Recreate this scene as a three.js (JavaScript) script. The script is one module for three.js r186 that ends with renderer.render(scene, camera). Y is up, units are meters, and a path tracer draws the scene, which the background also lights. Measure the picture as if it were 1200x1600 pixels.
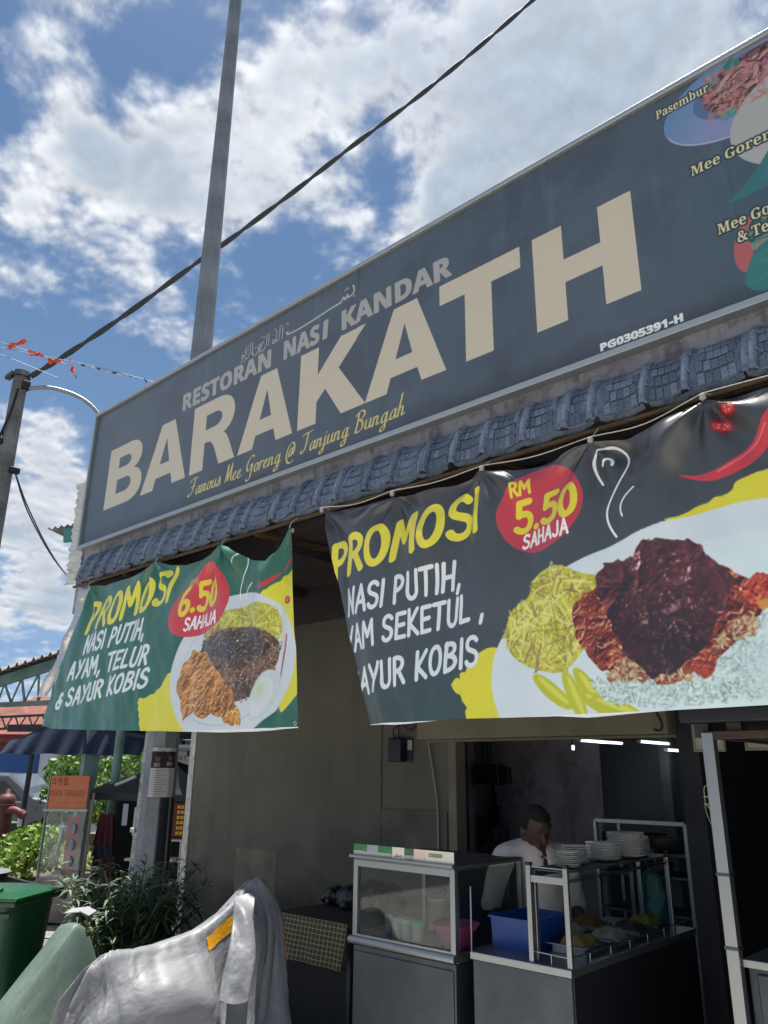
import * as THREE from 'three';
import { mergeGeometries } from 'three/addons/utils/BufferGeometryUtils.js';
import { RoundedBoxGeometry } from 'three/addons/geometries/RoundedBoxGeometry.js';

// ---------------------------------------------------------------- camera, exposure, sun
const scene = new THREE.Scene();
const camera = new THREE.PerspectiveCamera(66.97, 3 / 4, .05, 400);
camera.position.set(0, 1.75, 0); camera.rotation.order = 'YXZ';
camera.rotation.set(18.587 * Math.PI / 180, 42.551 * Math.PI / 180, .644 * Math.PI / 180);
const renderer = new THREE.WebGLRenderer({ antialias: true });
renderer.setSize(768, 1024); renderer.toneMapping = THREE.LinearToneMapping; renderer.toneMappingExposure = 2.35;
renderer.shadowMap.enabled = true;
const SUN_AZ = 50, SUN_EL = 76, RAD = Math.PI / 180;      // degrees left of straight into the shop, degrees up
const toSun = new THREE.Vector3(-Math.sin(SUN_AZ * RAD) * Math.cos(SUN_EL * RAD), Math.sin(SUN_EL * RAD), -Math.cos(SUN_AZ * RAD) * Math.cos(SUN_EL * RAD));
const sun = new THREE.DirectionalLight(new THREE.Color(1, .955, .87), 4.4);
sun.position.copy(toSun).multiplyScalar(60); sun.target.position.set(-5, 0, -4); sun.castShadow = true; sun.shadow.mapSize.set(4096, 4096);
Object.assign(sun.shadow.camera, { left: -25, right: 25, top: 25, bottom: -25, near: 5, far: 140 });
scene.add(sun, sun.target);
const SKY_LEVEL = .46;                                     // radiance of the sky for that exposure
// ---------------------------------------------------------------- seeded chance and noise
function rng(seed) { let s = seed >>> 0; return () => { s = (s + 0x6d2b79f5) | 0; let t = Math.imul(s ^ (s >>> 15), 1 | s); t = (t + Math.imul(t ^ (t >>> 7), 61 | t)) ^ t; return ((t ^ (t >>> 14)) >>> 0) / 4294967296; }; }
const LAT = new Float32Array(65536); { const r = rng(7); for (let i = 0; i < 65536; i++) LAT[i] = r(); }
function vnoise(x, y, per = 256) {                       // value noise on a wrapping lattice, 0..1
  let xi = Math.floor(x), yi = Math.floor(y); let fx = x - xi, fy = y - yi;
  fx = fx * fx * fx * (fx * (fx * 6 - 15) + 10); fy = fy * fy * fy * (fy * (fy * 6 - 15) + 10);
  const x0 = ((xi % per) + per) % per, x1 = (x0 + 1) % per, y0 = (((yi % per) + per) % per) << 8, y1 = ((((yi + 1) % per) + per) % per) << 8;
  const a = LAT[y0 + x0], b = LAT[y0 + x1], c = LAT[y1 + x0], d = LAT[y1 + x1];
  return a + (b - a) * fx + (c - a) * fy + (a - b - c + d) * fx * fy;
}
function fbm(x, y, oct = 5, per = 256, gain = .5) { let s = 0, a = 1, n = 0, p = per; for (let i = 0; i < oct; i++) { s += a * vnoise(x + i * 17, y + i * 31, p); n += a; a *= gain; x *= 2; y *= 2; p = Math.min(256, p * 2); } return s / n; }
const clamp = (x, a = 0, b = 1) => Math.min(b, Math.max(a, x)), lerp = (a, b, t) => a + (b - a) * t, sstep = (a, b, x) => { const t = clamp((x - a) / (b - a)); return t * t * (3 - 2 * t); };
const css = (r, g, b, a = 1) => `rgba(${Math.round(r)},${Math.round(g)},${Math.round(b)},${a})`;
function canvas(w, h) { const c = document.createElement('canvas'); c.width = w; c.height = h; return c; }

// ---------------------------------------------------------------- hand lettering (100 units tall, y down, baseline 100)
const MARK = {
  A: [66, 'M4 100L36 0L62 100M16 66L54 63'], B: [62, 'M10 0L8 100M8 4C62 -8 62 46 12 46M12 46C72 44 68 104 8 98'], E: [58, 'M54 3L10 3L8 98L54 97M9 50L48 48'], H: [62, 'M8 0L6 100M55 0L54 100M8 52L54 50'],
  I: [18, 'M10 0L8 100'], J: [52, 'M45 0L44 72C44 104 12 106 6 80'], K: [60, 'M8 0L7 100M55 2L10 56L56 100'], L: [54, 'M10 0L8 97L50 96'], M: [80, 'M5 100L12 0L40 62L66 0L74 100'], N: [62, 'M6 100L8 0L52 98L56 0'],
  O: [66, 'M34 2C-2 2 -2 100 32 100C68 100 68 2 34 2Z'], P: [60, 'M9 100L10 2C66 -6 66 60 10 54'], R: [62, 'M9 100L10 2C66 -6 66 56 12 52M30 52L58 100'], S: [60, 'M54 14C40 -8 8 0 10 28C12 52 56 44 54 74C52 104 14 106 6 84'],
  T: [62, 'M2 3L60 2M31 3L29 100'], U: [62, 'M8 0L7 66C8 110 54 110 54 66L56 0'], Y: [60, 'M4 0L30 50M58 0L22 100'], '&': [60, 'M50 22C34 -10 8 28 36 46C-6 50 -2 110 40 96L50 62M32 64L58 60'],
  0: [60, 'M32 2C0 2 0 100 30 100C62 100 62 2 32 2Z'], 5: [60, 'M54 3L17 3L13 44C40 32 60 50 54 76C48 104 16 104 6 88'], 6: [60, 'M46 3C14 14 2 60 8 80C14 108 54 106 54 74C54 46 20 44 10 66'],
  '.': [24, 'M9 96L11 97'], ',': [22, 'M14 90L7 116'], ' ': [30, ''],
};
const SCRIPT = {
  a: [42, 'M34 62C10 50 0 100 16 100C28 100 34 70 36 58L32 90C32 100 38 100 44 92'], m: [48, 'M5 58L0 100M4 72C12 52 23 56 21 70L17 100M20 72C28 52 39 56 37 70L33 92C33 100 40 100 46 92'], n: [35, 'M5 58L0 100M4 74C14 52 27 56 25 70L21 92C21 100 28 100 34 92'],
  o: [35, 'M20 58C2 58 -2 100 14 100C30 100 34 58 20 58C26 66 32 66 38 62'], u: [37, 'M5 58L1 88C0 104 20 102 24 84L29 58L25 92C25 100 31 100 36 92'], s: [28, 'M0 96C10 84 16 70 18 54C20 76 34 98 14 100C8 100 4 98 2 93'], e: [30, 'M2 84C20 82 26 58 16 58C2 58 -4 100 12 100C20 100 26 96 30 90'],
  r: [25, 'M5 58L0 100M4 76C10 58 18 55 26 62'], g: [42, 'M34 62C10 50 0 100 16 100C28 100 34 70 36 58L28 124C24 144 0 140 6 126C10 116 36 104 44 94'], j: [22, 'M13 58L4 124C0 142 -20 138 -14 126C-10 116 14 104 22 94M16 40L17 41'], h: [35, 'M16 0L0 100M4 76C14 54 27 56 25 70L21 92C21 100 28 100 34 92'],
  F: [52, 'M62 6C40 0 10 2 4 22M42 6C36 50 30 96 8 100C-6 102 -8 86 4 84M16 50L46 48'], M: [56, 'M0 96C8 100 14 30 17 8C18 40 18 76 22 94C32 60 40 30 48 6C44 40 42 90 50 98'], G: [54, 'M50 18C34 -10 0 30 4 66C8 96 36 84 40 56M28 56L46 54L36 120C30 142 4 138 10 124'],
  T: [46, 'M2 16C16 -2 40 14 62 2M36 8C32 50 28 90 12 100C2 104 -6 94 4 86'], B: [54, 'M18 8C16 50 10 80 4 100M2 22C30 -14 62 14 46 34C38 46 24 46 18 46C50 44 54 96 22 100C12 102 4 96 6 88'], '@': [66, 'M44 54C24 44 16 90 28 92C38 92 42 70 44 54L42 86C52 94 62 60 50 34C34 8 4 40 6 84C8 128 40 136 54 116'], ' ': [26, ''],
};
function letters(x, text, font, { at, height, width = 1, slant = 0, rise = 0, lw = 14, color, gap = 6, nib = null, wobble = 0, seed = 3, fit = 0 }) {
  const r = rng(seed), s = height / 100; let total = 0; for (const ch of text) total += font[ch][0] + gap;
  const wx = fit ? fit / (total * s) : width; let cx = 0;
  x.save(); x.translate(at[0], at[1]); x.rotate(rise); x.strokeStyle = color; x.lineCap = x.lineJoin = 'round';
  for (const ch of text) {
    const [w, d] = font[ch];
    if (d) {
      x.save(); x.transform(s * wx, 0, -slant * s, s, cx * s * wx + slant * height, 0); x.translate(0, (r() - .5) * wobble); x.rotate((r() - .5) * wobble * .012);
      x.transform(1, 0, 0, 1, 0, -100);
      const p = new Path2D(d);
      if (nib) for (let k = -nib[2]; k <= nib[2]; k++) { x.save(); x.translate(nib[0] * k, nib[1] * k); x.lineWidth = lw; x.stroke(p); x.restore(); }
      else { x.lineWidth = lw; x.stroke(p); x.save(); x.translate((r() - .5) * 5, (r() - .5) * 4); x.lineWidth = lw * .86; x.stroke(p); x.restore(); }
      x.restore();
    }
    cx += w + gap;
  }
  x.restore();
}
// ---------------------------------------------------------------- the name on the board, drawn in metres along the board (x) and up (y)
const BASE = 4.262, CAP = 4.925;
function boardName(x) {                                   // x.transform is set so that 1 unit is 1 m and y runs up
  const h = CAP - BASE, Y = (t) => BASE + t * h, poly = (pts) => { pts.forEach(([a, b], i) => (i ? x.lineTo(a, Y(b)) : x.moveTo(a, Y(b)))); x.closePath(); };
  x.beginPath();
  const A = (l, w) => { poly([[l, 0], [l + w * .365, 1], [l + w * .66, 1], [l + w, 0], [l + w * .715, 0], [l + w * .665, .17], [l + w * .335, .17], [l + w * .285, 0]]); poly([[l + w * .395, .37], [l + w * .605, .37], [l + w * .505, .76]]); };
  { const l = -7.215, w = .69;                            // B
    x.moveTo(l, Y(0)); x.lineTo(l, Y(1)); x.lineTo(l + w * .58, Y(1)); x.bezierCurveTo(l + w * .98, Y(1), l + w * 1.02, Y(.62), l + w * .74, Y(.53)); x.bezierCurveTo(l + w * 1.1, Y(.46), l + w * 1.08, Y(0), l + w * .62, Y(0)); x.closePath();
    x.moveTo(l + w * .3, Y(.62)); x.lineTo(l + w * .5, Y(.62)); x.bezierCurveTo(l + w * .68, Y(.62), l + w * .68, Y(.8), l + w * .5, Y(.8)); x.lineTo(l + w * .3, Y(.8)); x.closePath();
    x.moveTo(l + w * .3, Y(.2)); x.lineTo(l + w * .54, Y(.2)); x.bezierCurveTo(l + w * .74, Y(.2), l + w * .74, Y(.43), l + w * .54, Y(.43)); x.lineTo(l + w * .3, Y(.43)); x.closePath(); }
  A(-6.52, .757);
  { const l = -5.70, w = .67;                             // R
    x.moveTo(l, Y(0)); x.lineTo(l, Y(1)); x.lineTo(l + w * .56, Y(1)); x.bezierCurveTo(l + w * 1.02, Y(1), l + w * 1.04, Y(.52), l + w * .72, Y(.44)); x.bezierCurveTo(l + w * .84, Y(.38), l + w * .88, Y(.2), l + w * 1.0, Y(0)); x.lineTo(l + w * .66, Y(0)); x.bezierCurveTo(l + w * .54, Y(.26), l + w * .5, Y(.39), l + w * .36, Y(.39)); x.lineTo(l + w * .305, Y(.39)); x.lineTo(l + w * .305, Y(0)); x.closePath();
    x.moveTo(l + w * .305, Y(.58)); x.lineTo(l + w * .5, Y(.58)); x.bezierCurveTo(l + w * .72, Y(.58), l + w * .72, Y(.8), l + w * .5, Y(.8)); x.lineTo(l + w * .305, Y(.8)); x.closePath(); }
  A(-4.994, .701);
  { const l = -4.235, w = .735; poly([[l, 0], [l, 1], [l + w * .285, 1], [l + w * .285, .63], [l + w * .62, 1], [l + w * .985, 1], [l + w * .6, .6], [l + w, 0], [l + w * .655, 0], [l + w * .41, .4], [l + w * .285, .275], [l + w * .285, 0]]); }
  A(-3.504, .739);
  poly([[-2.815, 1], [-2.168, 1], [-2.168, .765], [-2.39, .765], [-2.39, 0], [-2.604, 0], [-2.604, .765], [-2.815, .765]]);
  { const l = -2.076, w = .657; poly([[l, 0], [l, 1], [l + .208, 1], [l + .208, .63], [l + w - .208, .63], [l + w - .208, 1], [l + w, 1], [l + w, 0], [l + w - .208, 0], [l + w - .208, .39], [l + .208, .39], [l + .208, 0]]); }
  x.fill('evenodd');
}
function fitText(x, text, font, l, base, width, height, skew = 0, strokes = []) {   // text whose capitals are height tall, squeezed to width; y up
  x.save(); x.translate(l, base); x.font = font; const m = x.measureText(text).width, cap = +/(\d+)px/.exec(font)[1] * .715;
  x.transform(width / m, 0, skew * height / cap, -height / cap, 0, 0);
  for (const [c, w] of strokes) { x.strokeStyle = c; x.lineWidth = w; x.lineJoin = 'round'; x.strokeText(text, 0, 0); }
  x.fillText(text, 0, 0); x.restore();
}
function dabs(x, n, seed, inside, tone, size, stretch = 2) {   // many small brush marks inside a test area; how the printed food gets its crumb
  const r = rng(seed);
  for (let i = 0; i < n; i++) { const p = inside(r); if (!p) continue; const c = tone(r, p[0], p[1]); if (!c) continue; const s = size * (.4 + r() * 1.1); x.save(); x.translate(p[0], p[1]); x.rotate(r() * 3.2); x.fillStyle = c; x.beginPath(); x.ellipse(0, 0, s * stretch * .6, s * .5, 0, 0, 7); x.fill(); x.restore(); }
}
function blobPath(x, pts) { x.beginPath(); const n = pts.length; for (let i = 0; i <= n; i++) { const a = pts[i % n], b = pts[(i + 1) % n], m = [(a[0] + b[0]) / 2, (a[1] + b[1]) / 2]; if (i) x.quadraticCurveTo(a[0], a[1], m[0], m[1]); else x.moveTo(m[0], m[1]); } x.closePath(); }
function inPoly(p, X, Y) { let c = false; for (let i = 0, j = p.length - 1; i < p.length; j = i++) if ((p[i][1] > Y) !== (p[j][1] > Y) && X < ((p[j][0] - p[i][0]) * (Y - p[i][1])) / (p[j][1] - p[i][1]) + p[i][0]) c = !c; return c; }
function polyTest(p) { const xs = p.map((q) => q[0]), ys = p.map((q) => q[1]), x0 = Math.min(...xs), x1 = Math.max(...xs), y0 = Math.min(...ys), y1 = Math.max(...ys); return (r) => { const X = lerp(x0, x1, r()), Y = lerp(y0, y1, r()); return inPoly(p, X, Y) ? [X, Y] : null; }; }
function jag(pts, amount, seed, parts = 6) { const r = rng(seed), out = []; pts.forEach((a, i) => { const b = pts[(i + 1) % pts.length]; for (let k = 0; k < parts; k++) { const t = k / parts; out.push([lerp(a[0], b[0], t) + (r() - .5) * amount, lerp(a[1], b[1], t) + (r() - .5) * amount]); } }); return out; }
// shaded lumps of a printed food picture, pixel by pixel inside a polygon: ramp is a list of [r,g,b] from dark to light
function lumps(x, poly, ramp, scale, seed, { shine = .0, contrast = 1, dir = [.5, -.8], thick = 1 } = {}) {
  const xs = poly.map((q) => q[0]), ys = poly.map((q) => q[1]), x0 = Math.floor(Math.min(...xs)), x1 = Math.ceil(Math.max(...xs)), y0 = Math.floor(Math.min(...ys)), y1 = Math.ceil(Math.max(...ys));
  const w = x1 - x0, h = y1 - y0, c = canvas(w, h), g = c.getContext('2d'), im = g.createImageData(w, h), o = seed * 13.7;
  const H = (X, Y) => { const wx = fbm(X / scale + o + 9, Y / scale + 3, 2) * .9, wy = fbm(X / scale + o, Y / scale + 41, 2) * .9; const n = fbm(X / scale + wx + o, Y / scale + wy, 4, 256, .46), m = vnoise(X / scale * .45 + o, Y / scale * .45 + 77); return (1 - Math.abs(n * 2 - 1)) * .75 + m * .5; };
  const e = 3, hh = new Float32Array((w + e) * (h + e)); for (let j = 0; j < h + e; j++) for (let i = 0; i < w + e; i++) hh[j * (w + e) + i] = H(i, j);
  for (let j = 0; j < h; j++) for (let i = 0; i < w; i++) {
    const a = hh[j * (w + e) + i], s = ((hh[j * (w + e) + i + e] - a) * dir[0] - (hh[(j + e) * (w + e) + i] - a) * dir[1]) * scale / e * .55, gr = vnoise(i * .45 + o, j * .45) - .5, v = clamp(.48 + ((a - .85) * .7 + s + gr * .12) * contrast, 0, .999) * (ramp.length - 1), k = Math.floor(v), t = v - k, q = (j * w + i) * 4, hot = shine ? clamp((s - .3) * 4) * clamp((vnoise(i / scale * 3 + 5, j / scale * 3) - .62) * 6) * shine : 0;
    for (let z = 0; z < 3; z++) im.data[q + z] = clamp(lerp(ramp[k][z], ramp[k + 1][z], t) + hot * 150, 0, 255); im.data[q + 3] = 255;
  }
  g.putImageData(im, 0, 0);
  x.save(); blobPath(x, poly); x.clip(); x.drawImage(c, x0, y0); x.restore();
}
function drawBoard(x, X0, PX, W, H, y0) {                 // the printed face of the sign board from X0 on, PX pixels a metre
  const im = x.createImageData(W, H);
  for (let j = 0; j < H; j++) for (let i = 0; i < W; i++) { const u = X0 + i / PX, v = j / PX, n = fbm(u * 1.3 + 40, v * 1.3, 4) - .5, f = fbm(u * 60 + 9, v * 5, 3) - .5, teal = sstep(-1.5, -.4, u) * (1 - sstep(.0, .9, v)) * .1 + sstep(-1.3, -.5, u) * sstep(.35, .8, v) * .5; const q = (j * W + i) * 4, drip = sstep(.6, .85, fbm(u * 14 + 3, v * .9 + 1, 4)) * sstep(1.5, .2, v) * .10, dirt = sstep(.5, .8, fbm(u * 3 + 8, v * 4 + 2, 5)) * .1 + sstep(1.36, 1.49, v + fbm(u * 6, 3, 3) * .08) * .16, seam = Math.abs(((u + 7.6) % 1.22) - .61) < .002 ? .12 : 0, k = .92 + n * .16 + f * .06 + drip - dirt - seam; im.data[q] = lerp(79, 52, teal) * k; im.data[q + 1] = lerp(92, 102, teal) * k; im.data[q + 2] = lerp(106, 112, teal) * k; im.data[q + 3] = 255; }
  x.putImageData(im, 0, 0);
  x.save(); x.setTransform(PX, 0, 0, -PX, -X0 * PX, H + y0 * PX);
  x.fillStyle = '#cbbfa8'; boardName(x);
  x.fillStyle = '#a9a6a0'; fitText(x, 'RESTORAN', 'bold 100px sans-serif', -5.93, 4.975, 1.33, .165, .05, [['#a9a6a0', 5]]); fitText(x, 'NAS', 'bold 100px sans-serif', -4.47, 4.975, .45, .165, .05, [['#a9a6a0', 5]]); x.beginPath(); x.moveTo(-3.99, 4.972); x.lineTo(-3.935, 4.972); x.lineTo(-3.928, 5.143); x.lineTo(-3.983, 5.143); x.fill(); fitText(x, 'KANDAR', 'bold 100px sans-serif', -3.79, 4.975, 1.08, .165, .05, [['#a9a6a0', 5]]);
  x.fillStyle = '#e9e9e6'; fitText(x, 'PG0305391-H', 'bold 100px sans-serif', -1.69, 3.985, .476, .046, .0, [['#e9e9e6', 7]]);
  x.save(); x.translate(-5.7, 4.055); x.scale(1, -1);
  letters(x, 'Famous Mee Goreng @ Tanjung Bungah', SCRIPT, { at: [0, 0], height: .165, lw: 3.4, color: '#cdbd6e', gap: 5, nib: [1.1, -.5, 3], slant: .12, fit: 2.56 });
  x.restore();
  // one long line of Arabic script, thin strokes: a flourish on the right, close upright letters on the left
  x.strokeStyle = '#b7b3a6'; x.lineCap = x.lineJoin = 'round'; x.lineWidth = .011;
  const S = (d, ox, oy, k = 1) => { x.save(); x.translate(ox, oy); x.scale(k * .01, -k * .01); x.lineWidth = .95 / k; x.stroke(new Path2D(d)); x.restore(); };
  x.save(); x.translate(0, -.015);
  x.lineWidth = .016; x.beginPath(); x.moveTo(-3.66, 5.34); x.quadraticCurveTo(-3.63, 5.29, -3.66, 5.262); x.lineTo(-3.71, 5.255); x.lineTo(-3.72, 5.285); x.lineTo(-3.74, 5.25); x.lineTo(-3.765, 5.28); x.lineTo(-3.785, 5.245); x.lineTo(-3.9, 5.24); x.bezierCurveTo(-4.1, 5.222, -4.3, 5.2, -4.42, 5.215); x.quadraticCurveTo(-4.45, 5.24, -4.42, 5.238); x.stroke(); 
  x.lineWidth = .009; for (const [a, b] of [[-3.65, 5.235], [-3.72, 5.33], [-3.735, 5.345], [-3.75, 5.33], [-4.43, 5.31], [-4.45, 5.33]]) { x.beginPath(); x.moveTo(a, b); x.lineTo(a + .012, b + .004); x.stroke(); }
  const lam = (k) => `M${k} -12C${k + .6} -6 ${k + .4} -2 ${k - .4} 1`;
  for (const [ox, d] of [[-4.5, lam(1) + 'M-3 -12C-2.6 -6 -3 -1 -5 1C-7 2 -8 0 -7.6 -2L-7.4 -11M-7.6 -2C-8 2 -12 3 -13 0C-13.4 -3 -10 -4 -10.4 0'], [-4.68, lam(1) + 'M-2 -12C-1.6 -6 -2 1 -6 3C-9 4 -12 2 -12 1M-6 -6L-12 -5C-8 -4 -8 -1 -11 0C-14 0 -15 -3 -13 -4C-11 -4 -12 0 -14 0C-16 5 -22 5 -22 -1'], [-4.9, lam(1) + 'M-2 -12C-1.6 -6 -2 1 -6 3C-8 3 -9 2 -9 1M-5 -7L-11 -6C-7 -5 -7 -2 -10 -1L-13 -1C-15 -1 -15 -4 -13 -4C-11 -3 -13 0 -14 1L-15 9']]) S(d, ox, 5.215, .92);
  for (const [a, q] of [[-4.53, 5.335], [-4.6, 5.33], [-4.74, 5.31], [-4.77, 5.325], [-4.8, 5.18], [-4.85, 5.25], [-4.96, 5.31], [-4.99, 5.3], [-5.0, 5.17]]) { x.lineWidth = .009; x.beginPath(); x.moveTo(a, q); x.lineTo(a + .014, q + .006); x.stroke(); }
  x.restore();
  // the pictures of dishes at the right end
  x.restore(); x.save(); x.setTransform(PX, 0, 0, PX, -X0 * PX, H + y0 * PX);          // y down now, metres, negative y is up
  if (X0 > -5) {
    const px = (a, b) => [a, -b];
    x.save();
    let g = x.createLinearGradient(-1.15, -5.3, -.8, -4.95); g.addColorStop(0, '#5d83a8'); g.addColorStop(.6, '#7e8bb2'); g.addColorStop(1, '#8a86aa');
    x.fillStyle = g; x.beginPath(); x.ellipse(-.72, -5.2, .47, .27, 0, 0, 7); x.fill(); x.strokeStyle = '#a9a6be'; x.lineWidth = .008; x.beginPath(); x.ellipse(-.72, -5.2, .462, .262, 0, .3, 2.9); x.stroke();
    x.fillStyle = '#4b6a92'; x.beginPath(); x.ellipse(-.68, -5.24, .34, .19, 0, 0, 7); x.fill();
    x.restore();
    x.setTransform(1, 0, 0, 1, 0, 0); const P = ([a, b]) => [(a - X0) * PX, H + (y0 - b) * PX], PP = (l) => l.map(P);
    lumps(x, PP([[-1.0, 5.3], [-.92, 5.12], [-.72, 5.08], [-.45, 5.1], [-.3, 5.25], [-.4, 5.42], [-.85, 5.42]]), [[38, 22, 32], [88, 50, 56], [140, 92, 88], [186, 150, 140]], 46, 3);
    for (const [a, b, c] of [[-.9, 5.1, '#4a8a86'], [-.85, 5.4, '#2f7368'], [-.96, 5.36, '#3b7a78']]) { x.fillStyle = c; blobPath(x, jag(PP([[a, b], [a + .07, b + .05], [a + .1, b - .02], [a + .03, b - .04]]), 10, 4, 3)); x.fill(); }
    x.fillStyle = '#a8a8a2'; x.beginPath(); const e = P([-.42, 4.92]); x.ellipse(e[0], e[1], .44 * PX, .33 * PX, 0, 0, 7); x.fill();
    x.fillStyle = '#2f6c72'; blobPath(x, PP([[-.98, 4.53], [-.8, 4.62], [-.62, 4.85], [-.4, 4.95], [0, 4.9], [0, 4.55], [-.5, 4.58]])); x.fill();
    x.fillStyle = '#b05a58'; x.beginPath(); const t = P([-.84, 4.27]); x.ellipse(t[0], t[1], .085 * PX, .16 * PX, .2, 0, 7); x.fill();
    lumps(x, PP([[-.86, 4.38], [-.72, 4.46], [-.5, 4.42], [-.3, 4.48], [0, 4.4], [0, 4.1], [-.8, 4.1], [-.84, 4.2]]), [[24, 74, 74], [44, 104, 98], [96, 138, 120], [176, 120, 110]], 40, 8);
    x.fillStyle = '#2d7270'; blobPath(x, PP([[-.93, 3.95], [-.86, 4.22], [-.7, 4.28], [-.5, 4.16], [-.2, 4.2], [0, 4.1], [0, 3.9]])); x.fill();
    { const rr = rng(71); for (let i = 0; i < 260; i++) { const e = P([-.62 + rr() * .5, 4.7 + rr() * .2]); x.save(); x.translate(...e); x.rotate(rr() * 6.3); x.strokeStyle = css(150 + rr() * 60, 104 + rr() * 50, 70 + rr() * 40, .8); x.lineWidth = 2 + rr() * 2; x.beginPath(); x.moveTo(-16, 0); x.bezierCurveTo(-6, -12 * rr(), 8, 14 * rr(), 18, rr() * 8); x.stroke(); x.restore(); } for (let i = 0; i < 160; i++) { const e = P([-.95 + rr() * .55, 5.1 + rr() * .3]); x.save(); x.translate(...e); x.rotate(rr() * 6.3); x.fillStyle = css(150 + rr() * 60, 96 + rr() * 50, 90 + rr() * 40, .55); x.beginPath(); x.ellipse(0, 0, 8 + rr() * 14, 3 + rr() * 3, 0, 0, 7); x.fill(); x.restore(); } for (const [a, q, c2] of [[-.5, 4.6, '#3f8a88'], [-.7, 4.06, '#43908a']]) for (let i = 0; i < 26; i++) { const e = P([a + (rr() - .5) * .5, q + (rr() - .3) * .16]); x.strokeStyle = c2; x.lineWidth = 1.5; x.beginPath(); x.moveTo(...e); x.lineTo(e[0] + 40 + rr() * 40, e[1] - 14 - rr() * 20); x.stroke(); } }
    x.setTransform(PX, 0, 0, -PX, -X0 * PX, H + y0 * PX);
    const it = 'italic bold 100px serif', ol = [['#26323c', 26]];
    x.fillStyle = '#d9cf9c'; fitText(x, 'Pasembur', it, -1.225, 5.31, .3, .058, .18, ol); fitText(x, 'Mee Goreng Sotong', it, -1.08, 4.82, .74, .062, .18, ol); fitText(x, 'Mee Goreng', it, -.99, 4.395, .42, .062, .18, ol); fitText(x, '& Telur', it, -.905, 4.3, .26, .062, .18, ol);
  }
  x.restore();
}
// ---------------------------------------------------------------- the two printed banners; drawn in metres too, y up
function frameBanner(W, H, PX, X0, Y0, ground) {
  const c = canvas(W, H), x = c.getContext('2d'); x.fillStyle = ground; x.fillRect(0, 0, W, H);
  const im = x.getImageData(0, 0, W, H); for (let j = 0; j < H; j++) for (let i = 0; i < W; i++) { const q = (j * W + i) * 4, k = .94 + .12 * fbm(i / 90, j / 90, 3); for (let z = 0; z < 3; z++) im.data[q + z] *= k; } x.putImageData(im, 0, 0);
  const P = ([a, b]) => [(a - X0) * PX, H - (b - Y0) * PX];
  return { c, x, P, PP: (l) => l.map(P) };
}
function soften(x, W, H, f) { const c = canvas(Math.round(W * f), Math.round(H * f)), g = c.getContext('2d'); g.imageSmoothingEnabled = true; g.drawImage(x.canvas, 0, 0, c.width, c.height); x.save(); x.imageSmoothingEnabled = true; x.drawImage(c, 0, 0, W, H); x.restore(); }   // the print itself is soft
function brush(b, pts, color, seed) {                     // a ragged yellow brush stroke
  const { x } = b; x.fillStyle = color; blobPath(x, jag(b.PP(pts), 16, seed, 7)); x.fill();
}
function leafyCabbage(b, poly, seed, n = 260) {
  const { x } = b, pp = b.PP(poly); x.save(); lumps(x, pp, [[128, 122, 30], [176, 172, 40], [206, 202, 66], [226, 222, 110]], 40, seed, { contrast: .42 });
  const r = rng(seed), test = polyTest(pp); blobPath(x, jag(pp, 26, seed, 6)); x.clip();
  for (let i = 0; i < n; i++) { const p = test(r); if (!p) continue; x.save(); x.translate(p[0], p[1]); x.rotate(r() * 6.3); const l = 7 + r() * 20; x.fillStyle = css(176 + r() * 50, 172 + r() * 48, 44 + r() * 50, .4); x.beginPath(); x.moveTo(-l, 0); x.quadraticCurveTo(0, -7 - r() * 8, l, 0); x.quadraticCurveTo(0, 5 + r() * 5, -l, 0); x.fill(); x.strokeStyle = css(120, 112, 30, .22); x.lineWidth = 1.3; x.beginPath(); x.moveTo(-l, 0); x.quadraticCurveTo(0, 5 + r() * 5, l, 0); x.stroke(); x.restore(); }
  for (let i = 0; i < n * .8; i++) { const p = test(r); if (!p) continue; x.save(); x.translate(p[0], p[1]); x.rotate(r() * 6.3); const l = 14 + r() * 34, w = (r() - .5) * 26, lt = r(); x.lineCap = 'round'; x.strokeStyle = lt < .3 ? css(132, 118, 40, .55) : lt < .42 ? css(112, 84, 96, .5) : css(226, 222, 128, .75); x.lineWidth = 2 + r() * 4.5; x.beginPath(); x.moveTo(-l, 0); x.quadraticCurveTo(0, w, l, w * .3); x.stroke(); x.restore(); }
  x.restore();
}
function grains(b, poly, n, seed, tones, len = 11) {      // rice
  const { x } = b, r = rng(seed), test = polyTest(b.PP(poly));
  for (let i = 0; i < n; i++) { const p = test(r); if (!p) continue; const t = tones[Math.floor(r() * tones.length)], k = .92 + r() * .12; x.save(); x.translate(p[0], p[1]); x.rotate(r() * 6.3); x.fillStyle = css(60, 84, 80, .3); x.beginPath(); x.ellipse(2, 3, len * .75, len * .3, 0, 0, 7); x.fill(); x.fillStyle = css(t[0] * k, t[1] * k, t[2] * k); x.beginPath(); x.ellipse(0, 0, len * .7, len * .26, 0, 0, 7); x.fill(); x.restore(); }
}
function steam(b, paths, color = '#e8ecea') { const { x } = b; x.strokeStyle = color; x.lineCap = 'round'; for (const [w, pts] of paths) { const q = b.PP(pts); x.lineWidth = w; x.beginPath(); x.moveTo(...q[0]); for (let i = 1; i + 2 < q.length + 0; i += 3) x.bezierCurveTo(...q[i], ...q[i + 1], ...q[i + 2]); x.stroke(); } }
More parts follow.
